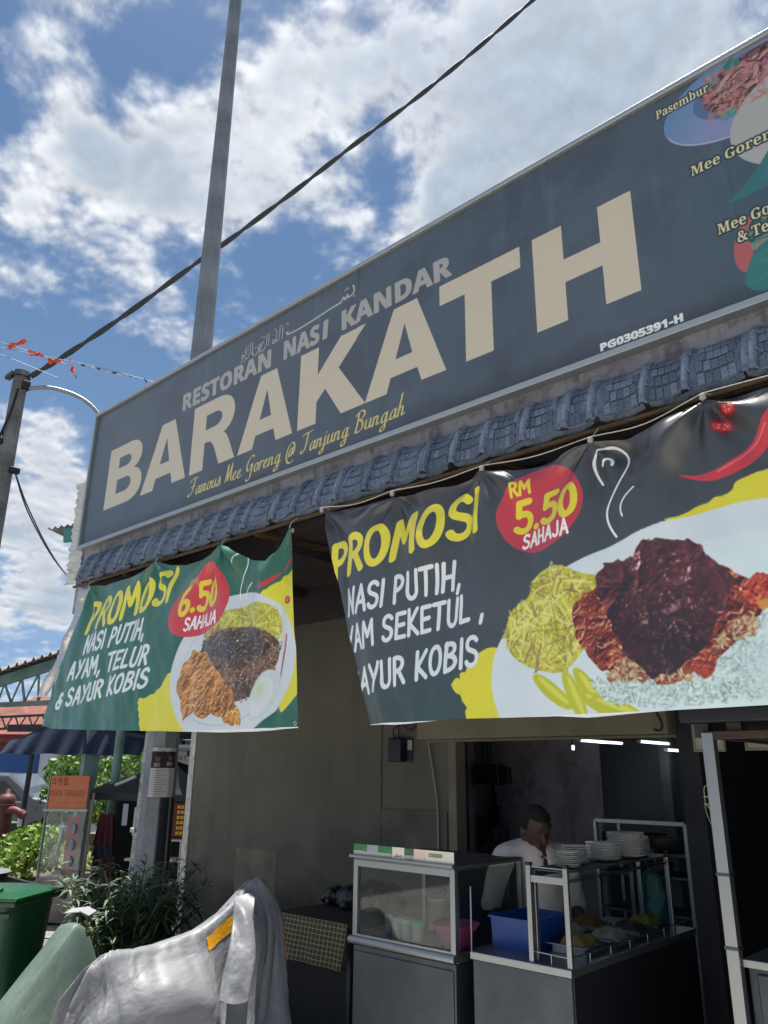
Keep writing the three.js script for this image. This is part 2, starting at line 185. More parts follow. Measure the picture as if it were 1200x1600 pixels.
function drawBannerLeft() {                               // x -7.5 .. -3.8, y 2.0 .. 3.45 on the cloth
  const PX = 545, b = frameBanner(2016, 800, PX, -7.5, 2.0, '#23604d'), { x } = b, L = (o, t, p) => letters(x, t, MARK, { at: b.P(p), seed: 5, wobble: 5, ...o });
  brush(b, [[-5.7, 2.27], [-5.5, 2.33], [-5.34, 2.45], [-5.22, 2.5], [-4.9, 2.3], [-4.9, 1.95], [-5.6, 1.95], [-5.66, 2.12]], '#dcd327', 4);
  brush(b, [[-4.3, 2.9], [-4.02, 3.05], [-3.75, 3.1], [-3.75, 2.3], [-4.0, 2.1], [-4.3, 2.5]], '#dcd327', 6);
  x.fillStyle = '#cfd6da'; const e = b.P([-4.6, 2.46]); x.beginPath(); x.ellipse(e[0], e[1], .71 * PX, .52 * PX, -.1, 0, 7); x.fill(); x.strokeStyle = '#b6c0c6'; x.lineWidth = 5; x.beginPath(); x.ellipse(e[0], e[1], .58 * PX, .41 * PX, -.1, 0, 7); x.stroke();
  leafyCabbage(b, [[-4.95, 2.72], [-4.85, 2.88], [-4.6, 2.86], [-4.4, 2.9], [-4.1, 2.84], [-4.05, 2.6], [-4.4, 2.6], [-4.85, 2.6]], 11, 200);
  grains(b, [[-4.95, 2.6], [-4.95, 2.78], [-4.7, 2.78], [-4.6, 2.6]], 200, 12, [[190, 150, 60], [160, 90, 50], [120, 140, 60], [210, 200, 120]], 9);
  const rice = [[-5.0, 2.55], [-4.9, 2.7], [-4.6, 2.74], [-4.25, 2.7], [-4.06, 2.58], [-4.12, 2.38], [-4.35, 2.2], [-4.7, 2.2], [-4.95, 2.4]];
  lumps(x, b.PP(rice), [[44, 28, 20], [92, 60, 40], [132, 90, 60], [176, 138, 100]], 30, 5, { contrast: .8 }); grains(b, rice, 1700, 15, [[150, 110, 84], [96, 60, 46], [196, 170, 140], [70, 42, 36]], 8);
  lumps(x, jag(b.PP([[-4.72, 2.56], [-4.62, 2.7], [-4.35, 2.7], [-4.14, 2.6], [-4.2, 2.48], [-4.4, 2.5], [-4.55, 2.42]]), 46, 19, 5), [[22, 18, 18], [52, 38, 32], [84, 62, 50], [140, 120, 106]], 22, 6, { shine: .8 }); grains(b, [[-4.7, 2.5], [-4.6, 2.7], [-4.2, 2.62], [-4.3, 2.45]], 260, 26, [[96, 70, 52], [150, 124, 104], [60, 44, 38]], 7);
  grains(b, [[-5.0, 2.5], [-4.95, 2.68], [-4.72, 2.62], [-4.75, 2.5]], 500, 16, [[54, 44, 40], [130, 120, 110], [30, 24, 24]], 8);
  const chick = jag([[-5.2, 2.34], [-5.18, 2.48], [-5.06, 2.6], [-4.9, 2.58], [-4.74, 2.46], [-4.58, 2.34], [-4.42, 2.16], [-4.4, 2.06], [-4.5, 2.03], [-4.62, 2.1], [-4.8, 2.12], [-4.98, 2.13], [-5.08, 2.08], [-5.14, 2.2]], .05, 9, 3);
  lumps(x, b.PP(chick), [[92, 48, 14], [150, 86, 26], [192, 126, 48], [222, 166, 84], [238, 196, 120]], 34, 9, { contrast: .85 });
  const eg = b.P([-4.2, 2.24]); x.fillStyle = '#c6d0d0'; x.beginPath(); x.ellipse(eg[0], eg[1], .115 * PX, .175 * PX, .5, 0, 7); x.fill(); x.fillStyle = '#d3dadb'; x.beginPath(); x.ellipse(eg[0] - 12, eg[1] + 8, .09 * PX, .14 * PX, .5, 0, 7); x.fill(); { const g = x.createRadialGradient(eg[0] - 20, eg[1] - 20, 4, eg[0] - 20, eg[1] - 20, 60); g.addColorStop(0, css(190, 204, 150, .8)); g.addColorStop(1, css(200, 210, 190, 0)); x.fillStyle = g; x.beginPath(); x.ellipse(eg[0] - 10, eg[1] - 8, 50, 70, .5, 0, 7); x.fill(); }
  x.strokeStyle = '#a8343a'; x.lineWidth = 10; x.lineCap = 'round'; x.beginPath(); x.moveTo(...b.P([-4.0, 2.62])); x.quadraticCurveTo(...b.P([-4.03, 2.5]), ...b.P([-4.06, 2.36])); x.stroke();
  soften(x, 2016, 800, .4);
  x.fillStyle = '#c9353c'; blobPath(x, b.PP([[-5.43, 2.93], [-5.36, 3.03], [-5.2, 3.14], [-4.95, 3.27], [-4.86, 3.29], [-4.74, 3.18], [-4.65, 3.0], [-4.68, 2.86], [-4.8, 2.76], [-5.05, 2.71], [-5.3, 2.74], [-5.41, 2.82]])); x.fill();
  L({ height: .2 * PX, lw: 21, color: '#e2cf2b', rise: -.1, slant: .2, fit: .5 * PX, gap: 8 }, '6.50', [-5.33, 2.9]); L({ height: .095 * PX, lw: 19, color: '#efefec', rise: -.04, slant: .15, fit: .42 * PX, gap: 10 }, 'SAHAJA', [-5.22, 2.775]); L({ height: .06 * PX, lw: 19, color: '#b99a3a', slant: .15, fit: .13 * PX }, 'RM', [-5.2, 3.12]);
  L({ height: .25 * PX, lw: 19, color: '#e4d836', rise: -.085, slant: .3, fit: 1.42 * PX, gap: 9 }, 'PROMOSI', [-6.93, 2.935]);
  L({ height: .155 * PX, lw: 20, color: '#dfe6e2', rise: -.04, slant: .22, fit: 1.06 * PX, gap: 12 }, 'NASI PUTIH,', [-6.85, 2.745]); L({ height: .15 * PX, lw: 20, color: '#dfe6e2', rise: -.025, slant: .22, fit: 1.4 * PX, gap: 12 }, 'AYAM, TELUR', [-7.08, 2.525]); L({ height: .145 * PX, lw: 20, color: '#dfe6e2', rise: -.065, slant: .22, fit: 1.62 * PX, gap: 12 }, '& SAYUR KOBIS', [-7.25, 2.27]);
  steam(b, [[5, [[-4.62, 3.22], [-4.58, 3.3], [-4.44, 3.3], [-4.44, 3.2], [-4.46, 3.1], [-4.6, 3.08], [-4.55, 2.94]]], [5, [[-4.4, 3.04], [-4.46, 3.02], [-4.5, 2.98], [-4.48, 2.94]]]]);
  x.fillStyle = '#c02d34'; blobPath(x, b.PP([[-4.32, 2.98], [-4.18, 3.02], [-4.02, 3.1], [-3.94, 3.22], [-3.97, 3.24], [-4.08, 3.06], [-4.18, 2.97]])); x.fill(); for (const [a, q] of [[-3.98, 3.3], [-3.96, 3.38], [-4.0, 2.86]]) { const p = b.P([a, q]); x.fillStyle = '#b3242c'; x.beginPath(); x.ellipse(p[0], p[1], 20, 15, .4, 0, 7); x.fill(); x.fillStyle = '#d86a58'; x.beginPath(); x.ellipse(p[0], p[1], 9, 6, .4, 0, 7); x.fill(); }
  x.fillStyle = '#e9ebe8'; x.fillRect(0, 790, 2016, 10);
  return b.c;
}
function drawBannerRight() {                              // x -3.75 .. .35, y 2.0 .. 3.46
  const PX = 499, b = frameBanner(2046, 730, PX, -3.75, 2.0, '#454b50'), { x } = b, L = (o, t, p) => letters(x, t, MARK, { at: b.P(p), seed: 8, wobble: 5, ...o });
  { const g = x.createLinearGradient(0, 0, 0, 730); g.addColorStop(0, css(40, 30, 34, .5)); g.addColorStop(.6, css(20, 40, 44, .1)); g.addColorStop(1, css(16, 60, 52, .45)); x.fillStyle = g; x.fillRect(0, 0, 2046, 730); }
  brush(b, [[-2.6, 2.2], [-2.52, 2.26], [-2.4, 2.36], [-2.1, 2.4], [-1.9, 2.0], [-2.1, 1.95], [-2.5, 1.96], [-2.5, 2.08]], '#ddd32b', 14);
  brush(b, [[-1.34, 2.86], [-1.1, 2.93], [-.9, 3.0], [-.5, 3.08], [.4, 3.12], [.4, 2.6], [-.6, 2.7]], '#ddd32b', 15);
  x.fillStyle = '#d2dde2'; const e = b.P([-1.0, 2.2]); x.beginPath(); x.ellipse(e[0], e[1], 1.34 * PX, .68 * PX, 0, 0, 7); x.fill();
  { const g = x.createRadialGradient(e[0], e[1], .3 * PX, e[0], e[1], 1.3 * PX); g.addColorStop(0, css(214, 232, 232, .9)); g.addColorStop(1, css(210, 224, 232, 0)); x.fillStyle = g; x.beginPath(); x.ellipse(e[0], e[1], 1.1 * PX, .54 * PX, 0, 0, 7); x.fill(); }
  leafyCabbage(b, [[-2.26, 2.44], [-2.2, 2.56], [-2.08, 2.6], [-2.06, 2.72], [-1.9, 2.76], [-1.78, 2.68], [-1.66, 2.66], [-1.62, 2.5], [-1.78, 2.34], [-1.9, 2.2], [-2.08, 2.24], [-2.22, 2.32]], 21, 420);
  for (const [a, q, an] of [[-1.98, 2.13, .7], [-1.86, 2.1, 1.2], [-1.78, 2.12, 1.0], [-1.72, 2.05, .5], [-1.66, 2.04, .35]]) { const p = b.P([a, q]); x.save(); x.translate(p[0], p[1]); x.rotate(an); x.fillStyle = '#b9bd2c'; x.beginPath(); x.ellipse(0, 0, 66, 19, 0, 0, 7); x.fill(); x.fillStyle = css(222, 222, 90, .7); x.beginPath(); x.ellipse(0, -4, 52, 7, 0, 0, 7); x.fill(); x.restore(); }
  for (const pl of [[[-1.78, 2.14], [-1.5, 2.24], [-1.2, 2.28], [-.98, 2.4], [-.92, 2.3], [-1.1, 2.06], [-1.4, 2.03], [-1.7, 2.06]], [[-1.2, 2.05], [-1.1, 2.24], [-.98, 2.3], [-.7, 2.3], [-.6, 2.1], [-.7, 2.03]]]) lumps(x, jag(b.PP(pl), 14, 77, 6), [[158, 190, 188], [196, 220, 216], [214, 232, 230], [226, 238, 238]], 26, 61, { contrast: .7 });
  grains(b, [[-1.78, 2.16], [-1.5, 2.24], [-1.2, 2.28], [-.98, 2.4], [-.92, 2.3], [-1.1, 2.06], [-1.4, 2.03], [-1.7, 2.06]], 900, 23, [[206, 224, 220], [198, 218, 214], [222, 234, 230]], 9);
  grains(b, [[-1.2, 2.05], [-1.1, 2.24], [-.98, 2.3], [-.7, 2.3], [-.6, 2.1], [-.7, 2.03]], 700, 24, [[208, 226, 224], [202, 222, 220], [216, 232, 230]], 9);
  { const p = b.P([-.95, 2.19]); const g = x.createRadialGradient(p[0], p[1], 10, p[0], p[1], 110); g.addColorStop(0, css(208, 226, 226, .9)); g.addColorStop(1, css(208, 226, 226, 0)); x.fillStyle = g; x.fillRect(p[0] - 120, p[1] - 120, 240, 240); }
  const sauce = jag([[-1.86, 2.48], [-1.8, 2.3], [-1.7, 2.2], [-1.5, 2.16], [-1.36, 2.13], [-1.2, 2.18], [-1.12, 2.26], [-1.0, 2.36], [-.98, 2.5], [-1.1, 2.6], [-1.3, 2.66], [-1.6, 2.62], [-1.78, 2.6]], .05, 31, 4);
  lumps(x, b.PP(sauce), [[44, 10, 16], [92, 22, 24], [136, 46, 36], [178, 96, 60], [206, 156, 108]], 24, 31, { contrast: .95, shine: .4 });
  grains(b, [[-1.7, 2.16], [-1.62, 2.26], [-1.4, 2.24], [-1.3, 2.14]], 420, 33, [[212, 160, 110], [170, 70, 44], [226, 196, 150]], 10); grains(b, [[-1.2, 2.26], [-1.14, 2.36], [-1.02, 2.4], [-1.0, 2.32]], 300, 34, [[212, 160, 110], [170, 60, 44], [226, 196, 150]], 10);
  lumps(x, jag(b.PP([[-1.05, 2.5], [-.98, 2.56], [-.93, 2.54], [-.9, 2.48], [-.94, 2.43], [-1.02, 2.42]]), 8, 5, 4), [[90, 16, 20], [160, 36, 36], [190, 70, 50], [214, 130, 80]], 24, 51); x.fillStyle = css(0, 0, 0, 0); blobPath(x, jag(b.PP([[-1.05, 2.5], [-.98, 2.56], [-.93, 2.54], [-.9, 2.48], [-.94, 2.43], [-1.02, 2.42]]), 8, 5, 4)); x.fill(); x.fillStyle = '#c98a3c'; blobPath(x, jag(b.PP([[-1.0, 2.44], [-.9, 2.46], [-.92, 2.42], [-.98, 2.4]]), 6, 5, 3)); x.fill(); lumps(x, jag(b.PP([[-1.3, 2.2], [-1.24, 2.26], [-1.18, 2.2], [-1.24, 2.13]]), 10, 6, 3), [[100, 20, 16], [160, 44, 34], [190, 90, 60], [220, 170, 130]], 16, 52);
  const meat = jag([[-1.72, 2.66], [-1.66, 2.72], [-1.54, 2.72], [-1.44, 2.8], [-1.36, 2.78], [-1.24, 2.76], [-1.16, 2.68], [-1.08, 2.56], [-1.06, 2.53], [-1.1, 2.5], [-1.14, 2.4], [-1.24, 2.28], [-1.36, 2.18], [-1.5, 2.16], [-1.6, 2.3], [-1.66, 2.46]], .03, 41, 4);
  lumps(x, b.PP(meat), [[30, 12, 20], [54, 20, 28], [78, 30, 38], [104, 46, 52], [136, 78, 82]], 84, 41, { contrast: .62, shine: .9 }); { const p = b.P([-1.38, 2.3]), g = x.createRadialGradient(p[0], p[1], 10, p[0], p[1], 170); g.addColorStop(0, css(22, 8, 18, .75)); g.addColorStop(1, css(22, 8, 18, 0)); x.save(); blobPath(x, b.PP(meat)); x.clip(); x.fillStyle = g; x.fillRect(p[0] - 180, p[1] - 180, 360, 360); x.restore(); } grains(b, meat, 500, 46, [[120, 60, 56], [60, 20, 28], [92, 36, 40]], 7);
  grains(b, [[-1.6, 2.5], [-1.4, 2.7], [-1.2, 2.6], [-1.3, 2.3]], 60, 44, [[206, 140, 120], [180, 96, 84]], 6);
  soften(x, 2046, 730, .4);
  const d = b.P([-2.0, 3.075]); x.fillStyle = '#bf3240'; x.beginPath(); x.ellipse(d[0], d[1], .265 * PX, .23 * PX, -.2, 0, 7); x.fill();
  L({ height: .155 * PX, lw: 22, color: '#e0cf2d', rise: -.06, slant: .14, fit: .42 * PX, gap: 9 }, '5.50', [-2.2, 2.975]); L({ height: .075 * PX, lw: 20, color: '#efefec', rise: -.06, slant: .12, fit: .32 * PX, gap: 11 }, 'SAHAJA', [-2.145, 2.88]); L({ height: .072 * PX, lw: 21, color: '#e0cf2d', rise: -.04, slant: .1, fit: .13 * PX, gap: 9 }, 'RM', [-2.185, 3.175]);
  L({ height: .23 * PX, lw: 20, color: '#e4d836', rise: -.08, slant: .14, fit: 1.27 * PX, gap: 9 }, 'PROMOSI', [-3.66, 2.935]);
  L({ height: .155 * PX, lw: 18, color: '#dce3e6', rise: -.05, slant: .13, fit: .93 * PX, gap: 11 }, 'NASI PUTIH,', [-3.47, 2.685]); L({ height: .145 * PX, lw: 18, color: '#dce3e6', rise: -.08, slant: .13, fit: 1.22 * PX, gap: 11 }, 'AYAM SEKETUL ,', [-3.6, 2.445]); L({ height: .15 * PX, lw: 18, color: '#dce3e6', rise: -.12, slant: .13, fit: 1.04 * PX, gap: 11 }, 'SAYUR KOBIS', [-3.46, 2.175]);
  steam(b, [[6, [[-1.65, 3.13], [-1.78, 3.36], [-1.5, 3.38], [-1.52, 3.2], [-1.54, 3.06], [-1.7, 3.02], [-1.59, 2.84]]], [7, [[-1.64, 3.23], [-1.62, 3.27], [-1.58, 3.26], [-1.59, 3.22]]], [5, [[-1.47, 3.06], [-1.54, 3.02], [-1.56, 2.98], [-1.54, 2.93]]]]);
  x.fillStyle = '#c42f3a'; blobPath(x, b.PP([[-1.28, 3.08], [-1.16, 3.05], [-1.05, 3.06], [-.92, 3.14], [-.82, 3.28], [-.76, 3.3], [-.82, 3.14], [-.95, 3.03], [-1.1, 3.0], [-1.2, 3.04]])); x.fill(); x.strokeStyle = css(236, 130, 130, .6); x.lineWidth = 5; x.beginPath(); x.moveTo(...b.P([-1.08, 3.045])); x.quadraticCurveTo(...b.P([-.94, 3.08]), ...b.P([-.85, 3.2])); x.stroke();
  for (const [a, q] of [[-1.0, 3.335], [-1.04, 3.26]]) { const p = b.P([a, q]); x.fillStyle = '#7d1a22'; x.beginPath(); x.ellipse(p[0], p[1], 24, 19, .3, 0, 7); x.fill(); x.fillStyle = '#c23a3c'; x.beginPath(); x.ellipse(p[0], p[1], 17, 12, .3, 0, 7); x.fill(); for (let k = 0; k < 5; k++) { x.fillStyle = '#e0a080'; x.beginPath(); x.ellipse(p[0] + Math.cos(k * 1.3) * 8, p[1] + Math.sin(k * 1.3) * 6, 3, 2, k, 0, 7); x.fill(); } }
  x.fillStyle = '#e9ebe8'; x.fillRect(0, 721, 2046, 9);
  return b.c;
}
// ---------------------------------------------------------------- the sky: air and clouds
{
  const W = 4096, H = 2048, data = new Float32Array(W * H * 4);
  const clouds = [[-163.7,46.1,2.3,0.5],[-161.6,47.4,1.9,0.3],[-162.8,42.8,2.3,0.5],[-160.0,41.4,3.2,0.7],[-156.9,41.0,3.7,0.7],[-153.3,41.4,3.7,0.7],[-150.3,43.4,2.9,0.5],[-152.2,38.0,3.4,0.7],[-154.9,38.7,2.5,0.5],[-148.0,39.1,3.4,0.5],[-143.4,42.4,3.8,0.7],[-145.0,46.4,2.5,0.5],[-142.4,49.6,3.2,0.6],[-142.0,39.4,3.1,0.6],[-139.0,46.2,3.3,0.6],[-136.4,41.0,2.6,0.5],[-135.5,48.6,3.7,0.7],[-130.0,45.7,5.0,0.9],[-125.9,41.7,3.9,0.9],[-122.0,47.5,4.9,0.9],[-115.0,47.4,5.2,0.9],[-106.8,46.5,5.4,0.9],[-101.4,47.2,4.5,0.9],[-131.8,50.7,3.2,0.6],[-137.4,38.0,1.8,0.4],[-117.7,44.1,4.2,0.8],[-127.1,39.7,2.6,0.7],[-160.6,33.3,2.9,0.5],[-156.3,33.0,3.0,0.45],[-152.3,32.1,2.6,0.4],[-162.5,35.6,2.4,0.4],[-160.2,30.9,2.1,0.3],[-158.5,21.4,2.6,0.35],[-155.4,17.9,3.1,0.5],[-158.4,15.7,3.4,0.7],[-157.1,12.4,3.9,0.8],[-155.9,9.9,2.6,0.5],[-154.9,23.7,1.8,0.25],[-159.5,19.9,2.1,0.4],[-164.5,41.9,2.3,-0.6],[-157.3,45.4,2.4,-0.7],[-154.5,47.8,2.3,-0.7],[-155.3,43.6,1.6,-0.3],[-163.3,38.9,2.0,-0.4],[-151.2,48.1,2.0,-0.6],[-155.4,36.1,1.7,-0.3],[-147.4,34.1,2.7,-0.5],[-141.1,35.2,2.7,-0.5],[-134.7,43.8,1.3,-0.3],[-132.3,39.8,1.5,-0.6],[-133.5,42.2,1.3,-0.5],[-153.2,28.0,4.0,-0.7],[-156.8,27.3,3.0,-0.6],[-159.4,26.8,2.6,-0.5],[-150.4,25.7,2.7,-0.5],[-142.8,36.4,1.8,-0.4],[-154.6,21.6,1.8,-0.3],[-157.2,7.7,2.5,-0.3],[-160.2,24.1,2.1,-0.3]];                                  // azimuth, elevation, width (degrees), more or less cloud
  const r = rng(99); for (let i = 0; i < 420; i++) { const az = r() * 360 - 180, el = Math.asin(r()) / RAD, s = 3 + r() * 7, w = (r() - .42) * 1.5; let d = Math.abs(((az - -133 + 540) % 360) - 180); if (d < 34 && el < 60) continue; clouds.push([az, el, s, w]); }
  const cw = 720, ch = 182, coarse = new Float32Array(cw * ch);
  const cv = clouds.map(([a, e, s, w]) => [Math.cos(e * RAD) * Math.cos(a * RAD), Math.sin(e * RAD), Math.cos(e * RAD) * Math.sin(a * RAD), Math.cos(s * 3.2 * RAD), 1 / (1 - Math.cos(s * RAD)), w]);
  for (let j = 0; j < ch; j++) for (let i = 0; i < cw; i++) {
    const e = j / (ch - 2) * 90 * RAD, a = (i / cw * 360 - 180) * RAD, x = Math.cos(e) * Math.cos(a), y = Math.sin(e), z = Math.cos(e) * Math.sin(a); let b = 0;
    for (const c of cv) { const d = x * c[0] + y * c[1] + z * c[2]; if (d > c[3]) b += c[5] * Math.exp((d - 1) * c[4]); }
    coarse[j * cw + i] = b;
  }
  const bias = (az, el) => { let x = (az / 360 + .5) * cw, y = clamp(el / 90, 0, 1) * (ch - 2); const x0 = Math.floor(x), y0 = Math.floor(y), fx = x - x0, fy = y - y0, q = (a, b) => coarse[Math.min(ch - 1, b) * cw + ((a % cw) + cw) % cw]; return lerp(lerp(q(x0, y0), q(x0 + 1, y0), fx), lerp(q(x0, y0 + 1), q(x0 + 1, y0 + 1), fx), fy); };
  const sk = 3.0 / (toSun.y + .22), sunX = toSun.x * sk + 60, sunZ = toSun.z * sk + 60;
  for (let j = H / 2; j < H; j++) for (let i = 0; i < W; i++) {
    const el = ((j + .5) / H - .5) * 180, az = ((i + .5) / W - .5) * 360, y = Math.sin(el * RAD), c = Math.cos(el * RAD), x = c * Math.cos(az * RAD), z = c * Math.sin(az * RAD), k = 3.0 / (y + .22), u = x * k + 60, v = z * k + 60;
    const sl = Math.hypot(sunX - u, sunZ - v) + .01, sunU = (sunX - u) / sl, sunV = (sunZ - v) / sl;
    const wx = fbm(u * 1.1 + 7, v * 1.1, 3) - .5, wy = fbm(u * 1.1, v * 1.1 + 19, 3) - .5;
    const su = u * 8 + wx * 1.6, sv = v * 8 + wy * 1.6, n = fbm(u * 2.3 + wx * .7, v * 2.3 + wy * .7, 5, 256, .55), fine = fbm(su, sv, 6, 256, .62), lee = fbm(su + sunU * .4, sv + sunV * .4, 5, 256, .62), mass = fbm(u * .9 + 31, v * .9 + 5, 3);
    const b = bias(az, el), d = n * 1.7 - .87 + (fine - .5) * 1.15 + clamp(b, -1.2, 1.7) * .62 - .02, cover = Math.pow(sstep(-.26, .66, d), 1.15), dense = sstep(.25, 1.25, d + (mass - .5) * 1.1 + (b - .8) * .3);
    const s = Math.max(0, x * toSun.x + y * toSun.y + z * toSun.z), glow = Math.pow(s, 24) * .9 + Math.pow(s, 5) * .16;
    const low = Math.pow(1 - clamp(y), 2.2), edge = (fine - lee) * .42 + (fine - .5) * .26;
    const blue = [lerp(.055, .31, low), lerp(.145, .49, low), lerp(.34, .74, low)];
    const white = .78 + edge - .1 * low, grey = [.34, .42, .53];
    const o = (j * W + i) * 4;
    for (let q = 0; q < 3; q++) { const cl = lerp(white * [.97, 1, 1.04][q], grey[q] * (1 + edge * .5), dense * .85); data[o + q] = SKY_LEVEL * (lerp(blue[q], cl, cover * .95) + glow * [1, .97, .92][q] * .5 + [.02, .023, .026][q]); }
    data[o + 3] = 1;
  }
  for (let j = 0; j < H / 2; j++) for (let i = 0; i < W; i++) { const o = (j * W + i) * 4; data[o] = .17; data[o + 1] = .165; data[o + 2] = .16; data[o + 3] = 1; }
  const t = new THREE.DataTexture(data, W, H, THREE.RGBAFormat, THREE.FloatType); t.mapping = THREE.EquirectangularReflectionMapping; t.magFilter = THREE.LinearFilter; t.minFilter = THREE.LinearFilter; t.needsUpdate = true;
  scene.background = t; scene.environment = t;
}
// ---------------------------------------------------------------- builders
const used = new Map(), V = (a) => new THREE.Vector3(...a);
function numbered(name) { const n = used.get(name) ?? 0; used.set(name, n + 1); return n ? name + '_' + String(n).padStart(3, '0') : name; }
function autoUV(g) {                                       // uv in metres, seen along the face's main axis
  const p = g.attributes.position, n = g.attributes.normal, uv = new Float32Array(p.count * 2);
  for (let t = 0; t + 2 < p.count; t += 3) {                // one axis a triangle
    const s = [0, 0, 0]; for (let i = t; i < t + 3; i++) { s[0] += n.getX(i); s[1] += n.getY(i); s[2] += n.getZ(i); } const [ax, ay, az] = s.map(Math.abs);
    for (let i = t; i < t + 3; i++) { const x = p.getX(i), y = p.getY(i), z = p.getZ(i); if (ax >= ay && ax >= az) { uv[i * 2] = z; uv[i * 2 + 1] = y; } else if (ay >= az) { uv[i * 2] = x; uv[i * 2 + 1] = z; } else { uv[i * 2] = x; uv[i * 2 + 1] = y; } }
  }
  g.setAttribute('uv', new THREE.BufferAttribute(uv, 2)); return g;
}
function plain(g) { const h = g.index ? g.toNonIndexed() : g; for (const k of Object.keys(h.attributes)) if (!['position', 'normal', 'uv'].includes(k)) h.deleteAttribute(k); if (!h.attributes.normal) h.computeVertexNormals(); if (!g.userData.keepUV || !h.attributes.uv) autoUV(h); h.groups = []; h.morphAttributes = {}; return h; }
function join(list) { const a = [].concat(list).flat().map(plain); return a.length === 1 ? a[0] : mergeGeometries(a); }
function obj(name, geos, material, parent = scene, label) {
  const m = new THREE.Mesh(join(geos), material); m.name = numbered(name); m.castShadow = m.receiveShadow = true; parent.add(m); if (label) m.userData.label = label; return m;
}
function piece(name, geometry, material, parent) { const m = new THREE.Mesh(geometry, material); m.name = numbered(name); m.castShadow = m.receiveShadow = true; parent.add(m); return m; }
function tag(o, label, category, group) { o.userData.label = label; o.userData.category = category; if (group) o.userData.group = group; return o; }
function thing(name, label, category, [x, y, z] = [0, 0, 0], turn = 0, group) { const o = new THREE.Group(); o.name = numbered(name); scene.add(o); o.position.set(x, y, z); o.rotation.y = turn; return tag(o, label, category, group); }
function struct(name, geos, m) { const o = obj(name, geos, m); o.userData.kind = 'structure'; return o; }
function copyOf(root, pos, turn, label, group) { const c = root.clone(); c.name = numbered(root.name.replace(/_\d{3}$/, '')); scene.add(c); c.position.set(...pos); c.rotation.y = turn; c.userData = { ...root.userData }; if (label) c.userData.label = label; if (group) c.userData.group = group; return c; }
const placeG = (g, p, r) => { if (r) g.applyMatrix4(new THREE.Matrix4().makeRotationFromEuler(new THREE.Euler(...r))); return g.translate(...p); };
const bx = (w, h, d, p = [0, 0, 0], r) => placeG(new THREE.BoxGeometry(w, h, d), p, r);
const rb = (w, h, d, p = [0, 0, 0], rad = .01, r, seg = 2) => placeG(new RoundedBoxGeometry(w, h, d, seg, Math.min(rad, w * .49, h * .49, d * .49)), p, r);
function span(x0, x1, y0, y1, z0, z1, rad = 0) { const w = Math.abs(x1 - x0), h = Math.abs(y1 - y0), d = Math.abs(z1 - z0), p = [(x0 + x1) / 2, (y0 + y1) / 2, (z0 + z1) / 2]; return rad ? rb(w, h, d, p, rad) : bx(w, h, d, p); }
function cy(a, b, r0, r1 = r0, seg = 10, open = false) { const A = V(a), B = V(b), d = B.clone().sub(A), g = new THREE.CylinderGeometry(r1, r0, d.length(), seg, 1, open); g.applyQuaternion(new THREE.Quaternion().setFromUnitVectors(new THREE.Vector3(0, 1, 0), d.normalize())); return g.translate(...A.add(B).multiplyScalar(.5).toArray()); }
function beam(a, b, w, h) { const A = V(a), B = V(b), d = B.clone().sub(A), g = new THREE.BoxGeometry(w, h, d.length()), o = new THREE.Object3D(); o.lookAt(d); g.applyQuaternion(o.quaternion); return g.translate(...A.add(B).multiplyScalar(.5).toArray()); }
const tu = (pts, r, seg = 24, rad = 6) => new THREE.TubeGeometry(new THREE.CatmullRomCurve3(pts.map(V)), seg, r, rad, false);
const lathe = (pts, p = [0, 0, 0], seg = 20) => new THREE.LatheGeometry(pts.map(([a, b]) => new THREE.Vector2(a, b)), seg).translate(...p);
function sheet(nu, nv, f, uvf) {                           // a surface from f(u, v) -> [x, y, z]
  const pos = [], uv = [], ix = [];
  for (let j = 0; j <= nv; j++) for (let i = 0; i <= nu; i++) { const p = f(i / nu, j / nv); pos.push(...p); const q = uvf ? uvf(i / nu, j / nv, p) : [i / nu, j / nv]; uv.push(...q); }
  for (let j = 0; j < nv; j++) for (let i = 0; i < nu; i++) { const a = j * (nu + 1) + i, b = a + 1, c = a + nu + 1, d = c + 1; ix.push(a, b, d, a, d, c); }
  const g = new THREE.BufferGeometry(); g.setAttribute('position', new THREE.Float32BufferAttribute(pos, 3)); g.setAttribute('uv', new THREE.Float32BufferAttribute(uv, 2)); g.setIndex(ix); g.computeVertexNormals(); if (uvf) g.userData.keepUV = true; return g;
}
function keep(g) { g.userData.keepUV = true; return g; }
